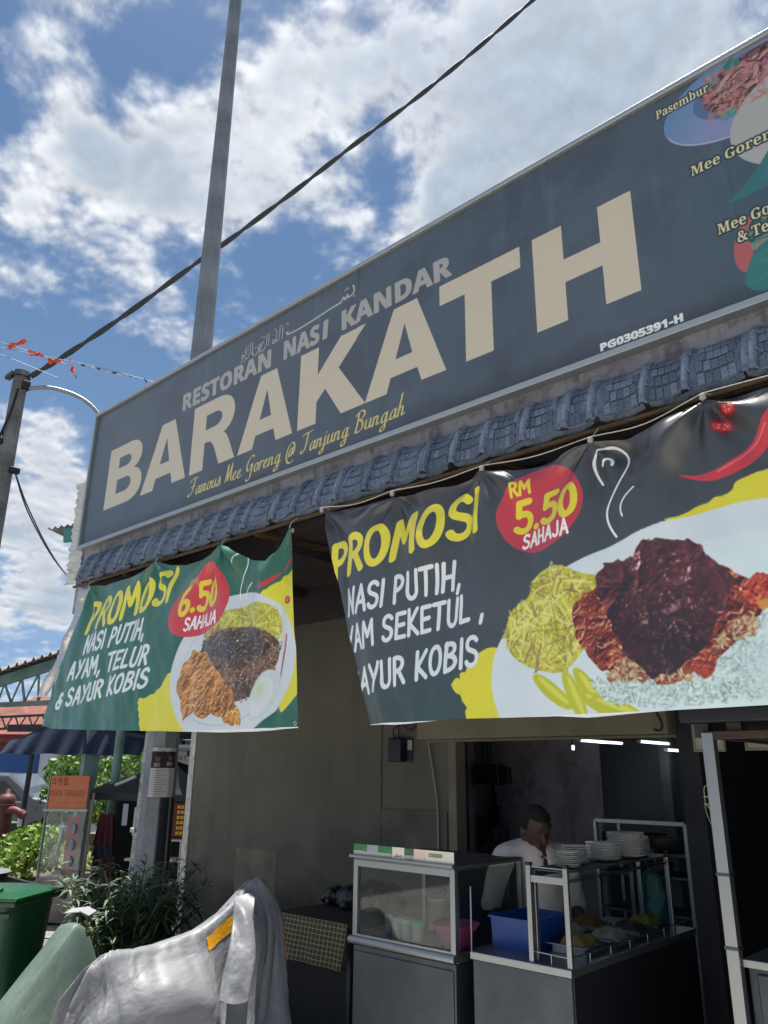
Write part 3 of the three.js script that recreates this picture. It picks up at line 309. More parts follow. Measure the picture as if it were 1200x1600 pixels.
// a smooth skin round a distance field (surface nets)
function skin(f, lo, hi, cell) {
  const n = [0, 1, 2].map((k) => Math.ceil((hi[k] - lo[k]) / cell) + 1), [nx, ny, nz] = n, F = new Float32Array(nx * ny * nz), id = new Int32Array(nx * ny * nz).fill(-1), at = (i, j, k) => i + nx * (j + ny * k);
  for (let k = 0; k < nz; k++) for (let j = 0; j < ny; j++) for (let i = 0; i < nx; i++) F[at(i, j, k)] = f(lo[0] + i * cell, lo[1] + j * cell, lo[2] + k * cell);
  const pos = [], ix = [];
  for (let k = 0; k < nz - 1; k++) for (let j = 0; j < ny - 1; j++) for (let i = 0; i < nx - 1; i++) {
    let m = 0, c = [0, 0, 0]; const e = (a, b, q) => { const u = F[at(i + a[0], j + a[1], k + a[2])], v = F[at(i + b[0], j + b[1], k + b[2])]; if ((u < 0) !== (v < 0)) { const t = u / (u - v); for (let z = 0; z < 3; z++) c[z] += a[z] + (b[z] - a[z]) * t; m++; } };
    for (let q = 0; q < 3; q++) for (let b = 0; b < 4; b++) { const a = [0, 0, 0], d = [(q + 1) % 3, (q + 2) % 3]; a[d[0]] = b & 1; a[d[1]] = b >> 1; const w = a.slice(); w[q] = 1; e(a, w, q); }
    if (m) { id[at(i, j, k)] = pos.length / 3; pos.push(lo[0] + (i + c[0] / m) * cell, lo[1] + (j + c[1] / m) * cell, lo[2] + (k + c[2] / m) * cell); }
  }
  const st = [1, nx, nx * ny];
  for (let k = 1; k < nz - 1; k++) for (let j = 1; j < ny - 1; j++) for (let i = 1; i < nx - 1; i++) for (let q = 0; q < 3; q++) {
    const a = at(i, j, k), b = a + st[q], s0 = F[a] < 0, s1 = F[b] < 0; if (s0 === s1) continue; const d1 = st[(q + 1) % 3], d2 = st[(q + 2) % 3], v = [id[a], id[a - d1], id[a - d1 - d2], id[a - d2]]; if (v.some((z) => z < 0)) continue; if (s0) ix.push(v[0], v[1], v[2], v[0], v[2], v[3]); else ix.push(v[0], v[2], v[1], v[0], v[3], v[2]);
  }
  const g = new THREE.BufferGeometry(); g.setAttribute('position', new THREE.Float32BufferAttribute(pos, 3)); g.setIndex(ix); g.computeVertexNormals(); return g;
}
const capD = (x, y, z, a, b, r0, r1) => { const ux = b[0] - a[0], uy = b[1] - a[1], uz = b[2] - a[2], px = x - a[0], py = y - a[1], pz = z - a[2], t = clamp((px * ux + py * uy + pz * uz) / (ux * ux + uy * uy + uz * uz + 1e-9)); return Math.hypot(px - ux * t, py - uy * t, pz - uz * t) - lerp(r0, r1, t); };
const smin = (a, b, k) => { const h = clamp(.5 + .5 * (b - a) / k); return lerp(b, a, h) - k * h * (1 - h); };
// cloth let fall over rounded bars: points on a grid, their distances kept, pushed out of the bars
function drape({ nu, nv, start, bars, steps = 220, floor = .02, stiff = .5, rest = 1, damp = .965, held = () => false, seed = 1, iter = 10 }) {
  const N = (nu + 1) * (nv + 1), P = new Float32Array(N * 3), Q = new Float32Array(N * 3), r = rng(seed), id = (i, j) => j * (nu + 1) + i;
  for (let j = 0; j <= nv; j++) for (let i = 0; i <= nu; i++) { const p = start(i / nu, j / nv), a = id(i, j) * 3; for (let k = 0; k < 3; k++) P[a + k] = Q[a + k] = p[k] + (r() - .5) * .006; }
  const fast = new Uint8Array(N); for (let j = 0; j <= nv; j++) for (let i = 0; i <= nu; i++) if (held(i, j)) fast[id(i, j)] = 1;
  const C = []; const add = (a, b, k) => C.push([a, b, rest * Math.hypot(P[a * 3] - P[b * 3], P[a * 3 + 1] - P[b * 3 + 1], P[a * 3 + 2] - P[b * 3 + 2]), k]);
  for (let j = 0; j <= nv; j++) for (let i = 0; i <= nu; i++) { if (i < nu) add(id(i, j), id(i + 1, j), 1); if (j < nv) add(id(i, j), id(i, j + 1), 1); if (i < nu && j < nv) { add(id(i, j), id(i + 1, j + 1), .6); add(id(i + 1, j), id(i, j + 1), .6); } if (i < nu - 1) add(id(i, j), id(i + 2, j), stiff * .5); if (j < nv - 1) add(id(i, j), id(i, j + 2), stiff * .5); }
  for (let s = 0; s < steps; s++) {
    for (let a = 0; a < N * 3; a += 3) if (!fast[a / 3]) for (let k = 0; k < 3; k++) { const v = (P[a + k] - Q[a + k]) * damp; Q[a + k] = P[a + k]; P[a + k] += v + (k === 1 ? -.0011 : 0); }
    for (let t = 0; t < iter; t++) {
      for (const [a, b, l, k] of C) { const A = a * 3, B = b * 3, dx = P[B] - P[A], dy = P[B + 1] - P[A + 1], dz = P[B + 2] - P[A + 2], d = Math.sqrt(dx * dx + dy * dy + dz * dz) || 1e-6, q = (d - l) / d * .5 * k; if (!fast[a]) { P[A] += dx * q; P[A + 1] += dy * q; P[A + 2] += dz * q; } if (!fast[b]) { P[B] -= dx * q; P[B + 1] -= dy * q; P[B + 2] -= dz * q; } }
      if (t % 3 === 2 || t === iter - 1) for (let a = 0; a < N * 3; a += 3) {
        if (fast[a / 3]) continue;
        for (const [A, B, r0, r1] of bars) {
          const ux = B[0] - A[0], uy = B[1] - A[1], uz = B[2] - A[2], px = P[a] - A[0], py = P[a + 1] - A[1], pz = P[a + 2] - A[2], h = clamp((px * ux + py * uy + pz * uz) / (ux * ux + uy * uy + uz * uz + 1e-9)), ex = px - ux * h, ey = py - uy * h, ez = pz - uz * h, d = Math.sqrt(ex * ex + ey * ey + ez * ez) || 1e-6, R = lerp(r0, r1 ?? r0, h);
          if (d < R) { const q = (R - d) / d; P[a] += ex * q; P[a + 1] += ey * q; P[a + 2] += ez * q; for (let k = 0; k < 3; k++) Q[a + k] = lerp(Q[a + k], P[a + k], .55); }
        }
        if (P[a + 1] < floor) { P[a + 1] = floor; for (let k = 0; k < 3; k++) Q[a + k] = lerp(Q[a + k], P[a + k], .7); }
      }
    }
  }
  return { P, nu, nv };
}
function clothGeometry({ P, nu, nv }, i0 = 0, i1 = nu, j0 = 0, j1 = nv, lift = 0, size = [1, 1]) {
  const full = sheet(nu, nv, (u, v) => { const a = (Math.round(v * nv) * (nu + 1) + Math.round(u * nu)) * 3; return [P[a], P[a + 1], P[a + 2]]; }), fp = full.attributes.position, fn = full.attributes.normal;
  if (i0 === 0 && i1 === nu && j0 === 0 && j1 === nv && !lift) { const uv = full.attributes.uv; for (let i = 0; i < uv.count; i++) uv.setXY(i, uv.getX(i) * size[0], uv.getY(i) * size[1]); return keep(full); }
  return keep(sheet(i1 - i0, j1 - j0, (u, v) => { const a = (Math.round(j0 + v * (j1 - j0))) * (nu + 1) + Math.round(i0 + u * (i1 - i0)); return [fp.getX(a) + fn.getX(a) * lift, fp.getY(a) + fn.getY(a) * lift, fp.getZ(a) + fn.getZ(a) * lift]; }, (u, v) => [u * size[0], v * size[1]]));
}
// ---------------------------------------------------------------- computed textures and materials
function pixels(w, h, fn, srgb) { const d = new Uint8Array(w * h * 4); for (let j = 0; j < h; j++) for (let i = 0; i < w; i++) { const c = fn(i / w, j / h), o = (j * w + i) * 4; if (typeof c === 'number') d[o] = d[o + 1] = d[o + 2] = clamp(c) * 255; else for (let k = 0; k < 3; k++) d[o + k] = clamp(c[k] / 255) * 255; d[o + 3] = 255; } const t = new THREE.DataTexture(d, w, h); t.magFilter = THREE.LinearFilter; t.wrapS = t.wrapT = THREE.RepeatWrapping; if (srgb) t.colorSpace = THREE.SRGBColorSpace; t.needsUpdate = true; return t; }
const every = (t, metres, my = metres) => { const c = t.clone(); c.repeat.set(1 / metres, 1 / my); c.needsUpdate = true; return c; };
const T = {
  grain: pixels(512, 512, (u, v) => fbm(u * 32, v * 32, 5, 32, .6)),
  cloudy: pixels(512, 512, (u, v) => fbm(u * 6, v * 6, 7, 6, .55)),
  brushed: pixels(512, 512, (u, v) => .5 + (fbm(u * 4, v * 128, 3, 4) - .5) * .5 + (fbm(u * 5, v * 5, 4, 5) - .5) * .6),
  wrinkle: pixels(512, 512, (u, v) => { const a = fbm(u * 7, v * 7, 5, 7, .5), b = fbm(u * 11 + 3, v * 11 + 8, 4, 11, .5); return .5 + (Math.abs(a - .5) * 1.6 - .3) * .8 + (Math.abs(b - .5) - .15) * .5; }),
  tone: (base, amp, sc = 6, spots = 0) => pixels(512, 512, (u, v) => { const n = fbm(u * sc, v * sc, 6, sc, .55) - .5, f = fbm(u * 64, v * 64, 3, 64) - .5, s = spots ? (sstep(.5, .8, fbm(u * 30 + 5, v * 30, 5, 30, .65)) + sstep(.5, .75, fbm(u * 24, v * 3 + 9, 4, 24)) * .6) * spots * .6 : 0, k = 1 + n * amp * 2 + f * amp * .6 - s; return base.map((c) => c * k); }, true),
};
function M(hex, roughness = .8, o = {}) { const { map, grain = 0, size = 1, bump = 0, bumpMap, ...rest } = o; const m = new THREE.MeshPhysicalMaterial({ color: hex, roughness, ...rest }); if (map) m.map = map; if (bump) { m.bumpMap = bumpMap ?? every(T.grain, size); m.bumpScale = bump; } return m; }
const toned = (rgb, amp, metres, rough, o = {}) => M('#ffffff', rough, { map: every(T.tone(rgb, amp, o.sc ?? 6, o.spots ?? 0), metres), bump: o.bump ?? .001, size: metres / 2, ...(o.more ?? {}) });
const steel = M('#8e9294', .36, { metalness: .9, bump: .0003, bumpMap: every(T.cloudy, .5) }), dullSteel = M('#ffffff', .5, { map: every(T.tone([76, 81, 87], .14, 6), .9), metalness: .8, bump: .0004, bumpMap: every(T.cloudy, .7) }), galv = toned([140, 145, 148], .22, 1.2, .5, { more: { metalness: .4 } });
const darkPaint = toned([34, 36, 40], .3, .8, .6), blackPlastic = M('#101214', .5, { bump: .0006 }), whitePaint = toned([196, 196, 190], .12, .7, .6, { spots: .25 }), glass = M('#dfe6e6', .03, { transmission: 1, thickness: 0, ior: 1.42 });
const concrete = toned([150, 146, 140], .22, 2.2, .9, { spots: .2, bump: .003 }), asphalt = toned([92, 91, 90], .2, 3, .95, { bump: .004 }), wood = M('#ffffff', .75, { map: every(pixels(256, 256, (u, v) => { const n = fbm(u * 3 + fbm(u * 4, v * 4, 3, 4), v * 40, 4, 256); return [118 * (.6 + n * .8), 98 * (.6 + n * .8), 74 * (.6 + n * .8)]; }, true), .5), bump: .001 });
// ---------------------------------------------------------------- the setting
struct('ground', sheet(1, 1, (u, v) => [lerp(-160, 160, u), 0, lerp(160, -160, v)]), asphalt);
struct('forecourt', span(-8.6, 12, -.2, .02, -3.62, 4.6), toned([178, 174, 166], .16, 2.6, .92, { spots: .12, bump: .003 }));  // mostly unseen concrete, made pale to bounce fill light onto the shop front
struct('market_lane', span(-15.5, -8.62, -.2, .012, -9, 1.5), toned([128, 124, 118], .25, 2.2, .95, { spots: .25, bump: .004 }));
struct('planting_bed', span(-19, -11.2, -.2, .16, -9.2, -4.6), toned([92, 84, 66], .3, 1.4, 1));

// ---------------------------------------------------------------- the restaurant
{
  const b = thing('restaurant_building', 'single storey restaurant with a drab olive front wall and a dark open kitchen', 'building');
  const plaster = M('#ffffff', .85, { map: every(pixels(1024, 1024, (u, v) => { const y = v * 3.5, n = fbm(u * 8, v * 8, 6, 8, .55) - .5, st = sstep(.5, .8, fbm(u * 24, v * 3 + 2, 4, 24)) * .06, low = sstep(.95, .55, y + n * .5) * .35 + sstep(1.3, .8, y + (fbm(u * 10, v * 14, 4, 10) - .5) * 1.2) * .12, k = 1 + n * .2 - st - low; return [98 * k, 96 * k, 84 * k * 1.02]; }, true), 3.5), bump: .002, size: .6 });
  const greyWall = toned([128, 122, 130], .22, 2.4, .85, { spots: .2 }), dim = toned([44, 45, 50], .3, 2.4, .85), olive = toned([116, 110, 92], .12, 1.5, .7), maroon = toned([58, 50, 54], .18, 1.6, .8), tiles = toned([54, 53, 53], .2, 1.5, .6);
  obj('wall', [span(-7.6, -4.02, .1, 3.46, -5.38, -5.2)], plaster, b, 'drab olive front wall set back under the canopy');
  obj('side_wall', [span(-7.6, -7.42, 0, 5.2, -14, -5.38), span(-7.6, -7.42, 3.46, 5.2, -5.38, -3.75)], plaster, b);
  obj('wall_patch', rb(.62, .44, .006, [-6.4, .81, -5.199], .002), toned([102, 100, 88], .2, 1.2, .85), b);
  obj('wall_panel', [span(-4.755, -4.05, .1, 1.46, -5.2, -5.186), span(-4.775, -4.762, .1, 3.1, -5.2, -5.19)], toned([92, 90, 80], .2, 1.2, .85), b);
  obj('edge_trim', [span(-7.645, -7.545, .02, 3.46, -5.3, -5.185, .008)], whitePaint, b, 'white painted strip down the free end of the wall');
  obj('door_post', [span(-4.02, -3.94, .1, 2.9, -5.3, -5.17, .01)], olive, b);
  obj('shutter_box', [span(-4.19, -2.105, 2.0, 2.62, -5.17, -4.98, .012), span(-4.19, -2.105, 1.985, 2.0, -5.16, -5.1)], olive, b, 'beige box over the kitchen opening that holds the shutter');
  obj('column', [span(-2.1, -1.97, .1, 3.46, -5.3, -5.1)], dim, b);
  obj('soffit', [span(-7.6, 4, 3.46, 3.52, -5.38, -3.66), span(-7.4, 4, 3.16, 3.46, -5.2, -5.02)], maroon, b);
  for (const x of [-6.9, -5.7, -4.5, -3.3, -2.1, -.9, .3]) obj('rafter', span(x, x + .06, 3.36, 3.459, -5.0, -3.66), maroon, b);
  obj('fascia', [span(-7.58, 4, 3.6, 3.94, -3.8, -3.645)], toned([132, 131, 135], .2, 1.6, .9, { spots: .35 }), b, 'stained grey concrete band under the sign');
  obj('upper_wall', [span(-7.6, 4, 3.94, 5.32, -3.95, -3.72)], greyWall, b);
  obj('roof', [span(-7.6, 4, 5.2, 5.32, -14, -3.95)], concrete, b);
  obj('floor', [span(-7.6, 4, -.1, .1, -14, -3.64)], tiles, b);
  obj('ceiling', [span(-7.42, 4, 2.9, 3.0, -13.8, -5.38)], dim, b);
  obj('back_wall', [span(-7.4, -3.45, .1, 2.9, -6.75, -6.6)], greyWall, b, 'dirty grey kitchen wall with wiring');
  obj('pilaster', [span(-4.95, -4.8, .1, 2.9, -6.6, -6.5)], greyWall, b);
  obj('kitchen_window', [span(-3.45, -2.86, 1.36, 2.9, -6.72, -6.64)], M('#18262a', .4), b);
  obj('window_frame', [span(-3.45, -2.86, 1.3, 1.36, -6.75, -6.6), span(-2.88, -2.8, .1, 2.9, -6.75, -6.58)], toned([60, 66, 66], .2, 1, .6), b);
  obj('low_wall', [span(-3.45, -2.86, .1, 1.3, -6.75, -6.65)], dim, b);
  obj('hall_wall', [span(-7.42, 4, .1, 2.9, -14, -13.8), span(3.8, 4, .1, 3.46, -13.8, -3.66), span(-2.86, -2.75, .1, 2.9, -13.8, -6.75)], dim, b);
}
// ---------------------------------------------------------------- the sign board
{
  const s = thing('shop_sign', 'long dark blue sign board with big cream name above the tiled canopy', 'sign'), PX = 480;
  const face = (name, X0, x1, W) => {
    const H = Math.round(1.49 * PX), c = canvas(W, H); drawBoard(c.getContext('2d'), X0, PX, W, H, 3.955);
    const t = new THREE.CanvasTexture(c); t.colorSpace = THREE.SRGBColorSpace; const w = W / PX;
    obj(name, sheet(8, 4, (u, v) => [lerp(X0, x1, u), lerp(3.955, 5.445, v), -3.603 + .003 * Math.sin(u * 9 + v * 4)], (u, v) => [u * (x1 - X0) / w, v]), M('#ffffff', .34, { map: t, clearcoat: .25, clearcoatRoughness: .3, bump: .0015, bumpMap: every(T.cloudy, 1.3) }), s, 'printed face with restaurant name');
  };
  face('face_panel', -7.6, -3.6, 1920); face('face_panel', -3.6, .66, 2045);
  const fr = M('#a9adae', .42, { metalness: .75, bump: .0006, bumpMap: every(T.cloudy, .5) });
  obj('frame', [span(-7.64, .7, 5.44, 5.475, -3.7, -3.575, .006), span(-7.64, .7, 3.915, 3.957, -3.7, -3.575, .006), span(-7.64, -7.605, 3.957, 5.44, -3.7, -3.575), span(.665, .7, 3.957, 5.44, -3.7, -3.575)], fr, s);
  obj('backing', span(-7.6, .66, 3.957, 5.44, -3.72, -3.63), darkPaint, s);
  obj('bracket', span(-2.72, -2.715, 5.475, 5.53, -3.64, -3.635), fr, s);
}
{ // ragged strip of old board clinging to the sign's left end, and foil hanging below it
  const r = rng(5), o = thing('torn_end_strip', 'ragged white strip of old board along the left end of the sign', 'strip');
  obj('strip', sheet(4, 60, (u, v) => [lerp(-7.79, -8.0, u) + lerp(.03, -.02, v) - (r() < .3 ? .05 * u * r() : 0), lerp(3.6, 4.77, v), -3.7 + .03 * u + (r() - .5) * .03]), M('#c9c8c2', .7, { bump: .002 }), o);
  obj('angle_bar', [span(-7.9, -7.8, 3.3, 4.72, -3.8, -3.75)], galv, o);
  const f = thing('hanging_foil', 'crumpled silver foil strip hanging beside the left banner', 'foil strip');
  obj('foil', sheet(6, 60, (u, v) => { const q = [lerp(-7.28, -7.9, Math.pow(v, 1.6)), lerp(3.46, 2.43, v), -3.55]; const w = .2 * (u - .5); return [q[0] + w, q[1] + w * .05, q[2] + .012 * Math.sin(v * 16 + u * 3) + .02 * Math.sin(u * 6) + (r() - .5) * .012]; }), M('#c4c4c6', .3, { metalness: .85 }), f);
}
// ---------------------------------------------------------------- tiled canopy under the sign
{
  const c = thing('tiled_canopy', 'narrow canopy of dark grey embossed roof tiles below the sign', 'canopy'), slate = [[98, 110, 128], [92, 104, 122], [118, 130, 148], [86, 98, 116]].map((a) => toned(a, .16, .5, .38, { spots: .5, bump: .0015 }));
  const prof = (t) => { const a = t * 1.25; return [3.79 - .285 * (1 - Math.cos(a)) / (1 - Math.cos(1.25)), -3.64 + .2 * Math.sin(a) / Math.sin(1.25)]; };   // y, z down the curve
  const pitch = .2418, X0 = -.928, first = -26, last = 16, bow = (u) => .016 * Math.pow(Math.abs(u - .5) * 2, 2.2);
  const pan = sheet(8, 10, (u, v) => { const [y, z] = prof(v), k = bow(u); return [u * pitch, y + k * .4 - .012 * Math.sin(u * Math.PI) * v, z + k * .7]; });
  const pan0 = join(pan), ribG = join([sheet(8, 12, (u, v) => { const [y, z] = prof(v * 1.04), a = u * Math.PI, w = .017 + .004 * v; return [-Math.cos(a) * w, y + Math.sin(a) * .012 + .006, z + Math.sin(a) * .03 + .004]; }), ...[.18, .5, .8, 1.03].map((v) => { const [y, z] = prof(v), g = new THREE.TorusGeometry(.026, .005, 5, 8, Math.PI); g.scale(1, .55, 1); g.rotateX(1.2 - v * .9); return g.translate(0, y + .006, z + .018); }), ]);
  const lip = join(sheet(10, 2, (u, v) => { const [y, z] = prof(1), k = bow(u); return [u * pitch, y + k * .4 - .012 * Math.sin(u * Math.PI) - v * .02, z + k * .7 - v * .03]; }));
  // small embossed shingles: five across and six down in every bay
  const rows = [...Array(6)].map((_, q) => { const t0 = q / 6 + .02, t1 = (q + 1) / 6 - .015, m = (t0 + t1) / 2, [y0, z0] = prof(t0), [y1, z1] = prof(t1), len = Math.hypot(y1 - y0, z1 - z0), g = plain(rb(.0372, .007, len * .985, [0, 0, 0], .003, null, 1)); const tilt = Math.atan2(y0 - y1, z1 - z0); g.rotateX(tilt + .08); const [ym, zm] = prof(m); return { g, p: [ym, zm] }; });
  const r = rng(21), rest = [];
  for (let k = first; k <= last; k++) {
    const x = X0 + k * pitch, p = piece('tile_pan', pan0, slate[Math.floor(r() * 4)], c); p.position.set(x, 0, 0); const l = piece('tile_lip', lip, slate[1], c); l.position.set(x, -.001, 0); l.rotation.z = (r() - .5) * .02;
    const rib = piece('rib_tile', ribG, slate[r() < .7 ? 2 : 0], c); rib.position.set(x, 0, 0); rib.rotation.z = (r() - .5) * .03;
    for (let q = 0; q < 6; q++) for (let n = 0; n < 5; n++) {
      const u = (n + .5 + (q % 2 ? .12 : -.12)) / 5 * .76 + .12, [y, z] = rows[q].p, kk = bow(u), px = x + u * pitch, py = y + kk * .4 - .012 * Math.sin(u * Math.PI) * ((q + .5) / 6) + .003, pz = z + kk * .7 + .003 + (r() - .5) * .003;
      if (k >= -8 && k <= 1) { const s = piece('shingle', rows[q].g, slate[Math.floor(r() * 4)], c); s.position.set(px, py, pz); s.rotation.z = (r() - .5) * .06; }
      else rest.push(rows[q].g.clone().rotateZ((r() - .5) * .05).translate(px, py, pz));
    }
  }
  const many = obj('shingles', rest, slate[0], c); many.userData.kind = 'stuff';
  obj('eave_batten', [span(-7.34, 3, 3.444, 3.464, -3.475, -3.45, .004), beam([-6.4, 3.44, -3.47], [-6.3, 3.42, -4.6], .03, .04), beam([-4.5, 3.45, -3.47], [-4.2, 3.4, -4.6], .03, .04), beam([-2.3, 3.45, -3.47], [-2.1, 3.4, -4.6], .03, .04)], M('#b5a898', .8, { map: wood.map, bump: .001 }), c);
  obj('end_cap', [span(-7.32, -7.2, 3.47, 3.62, -3.6, -3.47)], slate[3], c);
}
// ---------------------------------------------------------------- the two banners
function polyline(pts) { const d = [0]; for (let i = 1; i < pts.length; i++) d.push(d[i - 1] + Math.hypot(pts[i][0] - pts[i - 1][0], pts[i][1] - pts[i - 1][1])); const L = d.at(-1); return (t) => { let i = 1; while (i < d.length - 1 && d[i] < t * L) i++; const k = (t * L - d[i - 1]) / (d[i] - d[i - 1]); return [lerp(pts[i - 1][0], pts[i][0], k), lerp(pts[i - 1][1], pts[i][1], k)]; }; }
function banner(o, cv, X0, Y0, PX, top, bottom, left, right, hooks, zf, label) {
  const [t, b, l, r] = [top, bottom, left, right].map(polyline), t0 = t(0), t1 = t(1), b0 = b(0), b1 = b(1), tex = new THREE.CanvasTexture(cv); tex.colorSpace = THREE.SRGBColorSpace;
  const W = cv.width / PX, H = cv.height / PX;
  const g = sheet(220, 110, (u, v) => {
    const p = [0, 1].map((k) => lerp(b(u)[k], t(u)[k], v) + lerp(l(v)[k], r(v)[k], u) - (b0[k] * (1 - u) * (1 - v) + b1[k] * u * (1 - v) + t0[k] * (1 - u) * v + t1[k] * u * v));
    let z = -3.4 + zf(u, v, p[0], p[1]) + (fbm(p[0] * 1.1 + 5, p[1] * 1.1 + 9, 4) - .5) * .07 + (fbm(p[0] * 4 + p[1] * 1.2 + 15, p[1] * 1.6 + 9, 3) - .5) * .035 + Math.abs(fbm(p[0] * 2.2 + p[1] * .9 + 25, p[1] * 1.1 + 3, 3) - .5) * .05;
    for (const [hx, hy, amp] of hooks) { const dx = p[0] - hx, dy = p[1] - hy, d = Math.hypot(dx, dy) + .02, a = Math.atan2(dx, -dy); z += 1.3 * amp * Math.sin(a * 7 + hx * 5) * Math.exp(-d / .5) * sstep(0, .16, d); }
    return [p[0], p[1], z];
  }, (u, v, p) => [(p[0] - X0) / W, (p[1] - Y0) / H]);
  obj('sheet', g, M('#ffffff', .36, { map: tex, clearcoat: .5, clearcoatRoughness: .28, bump: .004, bumpMap: every(T.wrinkle, 1, 1).clone ? (() => { const q = T.wrinkle.clone(); q.repeat.set(W / 1.3, H / 1.3); q.needsUpdate = true; return q; })() : null }), o, label);
}
const cord = M('#a29e94', .7), ring = M('#b7babb', .35, { metalness: .8 });
{
  const o = thing('promotion_banner', 'green promotion banner with fried chicken plate at 6.50, sagging between its ties', 'banner');
  const top = [[-6.885, 3.392], [-6.6, 3.352], [-6.2, 3.352], [-5.95, 3.385], [-5.739, 3.428], [-5.55, 3.37], [-5.3, 3.325], [-5.08, 3.335], [-4.92, 3.375], [-4.809, 3.402], [-4.7, 3.36], [-4.55, 3.28], [-4.384, 3.2], [-4.22, 3.165], [-4.12, 3.215], [-4.05, 3.32], [-4.009, 3.39]];
  const hooks = [[-6.885, 3.392, .02], [-5.739, 3.428, .026], [-4.809, 3.402, .035], [-4.009, 3.39, .03]];
  banner(o, drawBannerLeft(), -7.5, 2.0, 545, top, [[-7.463, 2.136], [-7.2, 2.095], [-6.5, 2.066], [-5.43, 2.03], [-4.6, 2.0], [-4.2, 1.998], [-3.834, 2.012]], [[-7.463, 2.136], [-7.2, 2.73], [-6.885, 3.392]], [[-3.834, 2.012], [-3.95, 3.02], [-4.009, 3.39]], hooks, (u, v, x, y) => .06 * Math.sin(u * 3.1) * (1 - v) + .03 * Math.exp(-Math.pow((x + 4.25) / .12, 2)) * v - .02 * Math.exp(-Math.pow((x + 4.08) / .05, 2)), 'print with yellow and white brush lettering');
  for (const [x, y] of hooks) obj('tie', [tu([[x, y - .015, -3.385], [x + .005, y + .03, -3.4], [x + .01, 3.47, -3.465]], .004, 8, 5)], cord, o);
  for (const [x, y] of [[-3.86, 2.04], [-3.98, 3.35], [-6.86, 3.36], [-5.74, 3.4]]) obj('eyelet', placeG(new THREE.TorusGeometry(.012, .004, 5, 12), [x, y, -3.39]), ring, o);
}
{
  const o = thing('promotion_banner', 'black promotion banner with red chicken rice plate at 5.50, right of the green one', 'banner');
  const top = [[-3.683, 3.425], [-3.4, 3.405], [-3.2, 3.378], [-3.041, 3.392], [-2.85, 3.355], [-2.6, 3.345], [-2.358, 3.38], [-2.15, 3.335], [-1.9, 3.32], [-1.681, 3.36], [-1.5, 3.335], [-1.3, 3.35], [-1.103, 3.412], [-.8, 3.37], [-.4, 3.37], [0, 3.42], [.3, 3.4]];
  const hooks = [[-3.683, 3.425, .03], [-3.041, 3.392, .018], [-2.358, 3.38, .022], [-1.681, 3.36, .026], [-1.103, 3.412, .03], [0, 3.42, .02]];
  banner(o, drawBannerRight(), -3.75, 2.0, 499, top, [[-3.255, 2.015], [-3.0, 2.005], [-2.6, 2.022], [-1.95, 2.012], [-1.8, 2.0], [-1.4, 2.018], [-1.0, 2.022], [.3, 2.02]], [[-3.255, 2.015], [-3.3, 2.16], [-3.4, 2.46], [-3.6, 3.0], [-3.683, 3.425]], [[.3, 2.02], [.3, 3.4]], hooks, (u, v, x, y) => .024 * Math.sin(x * 13 + Math.sin(y * 3) * 1.2) * sstep(2.4, 3.3, y) + .02 * Math.exp(-Math.pow((x + 1.35 + (y - 2.8) * -.12) / .06, 2)) * sstep(2.2, 2.9, y) + .025 * Math.exp(-Math.pow((x + 2.42 - (y - 3) * .1) / .04, 2)) * sstep(2.7, 3.2, y) - .06 * sstep(.05, 0, u), 'print with yellow and white brush lettering');
  for (const [x, y] of hooks) obj('tie', [tu([[x, y - .012, -3.385], [x + .004, y + .03, -3.4], [x + .02, 3.45, -3.445]], .003, 8, 5), rb(.028, .03, .02, [x, y + .012, -3.386], .006)], cord, o);
  obj('cord', hooks.slice(0, -1).map(([x, y], i) => { const [X, Y] = hooks[i + 1]; return tu([[x, y + .03, -3.388], [lerp(x, X, .5), Math.min(y, Y) - .0 + .012, -3.384], [X, Y + .03, -3.388]], .003, 14, 5); }), cord, o);
}
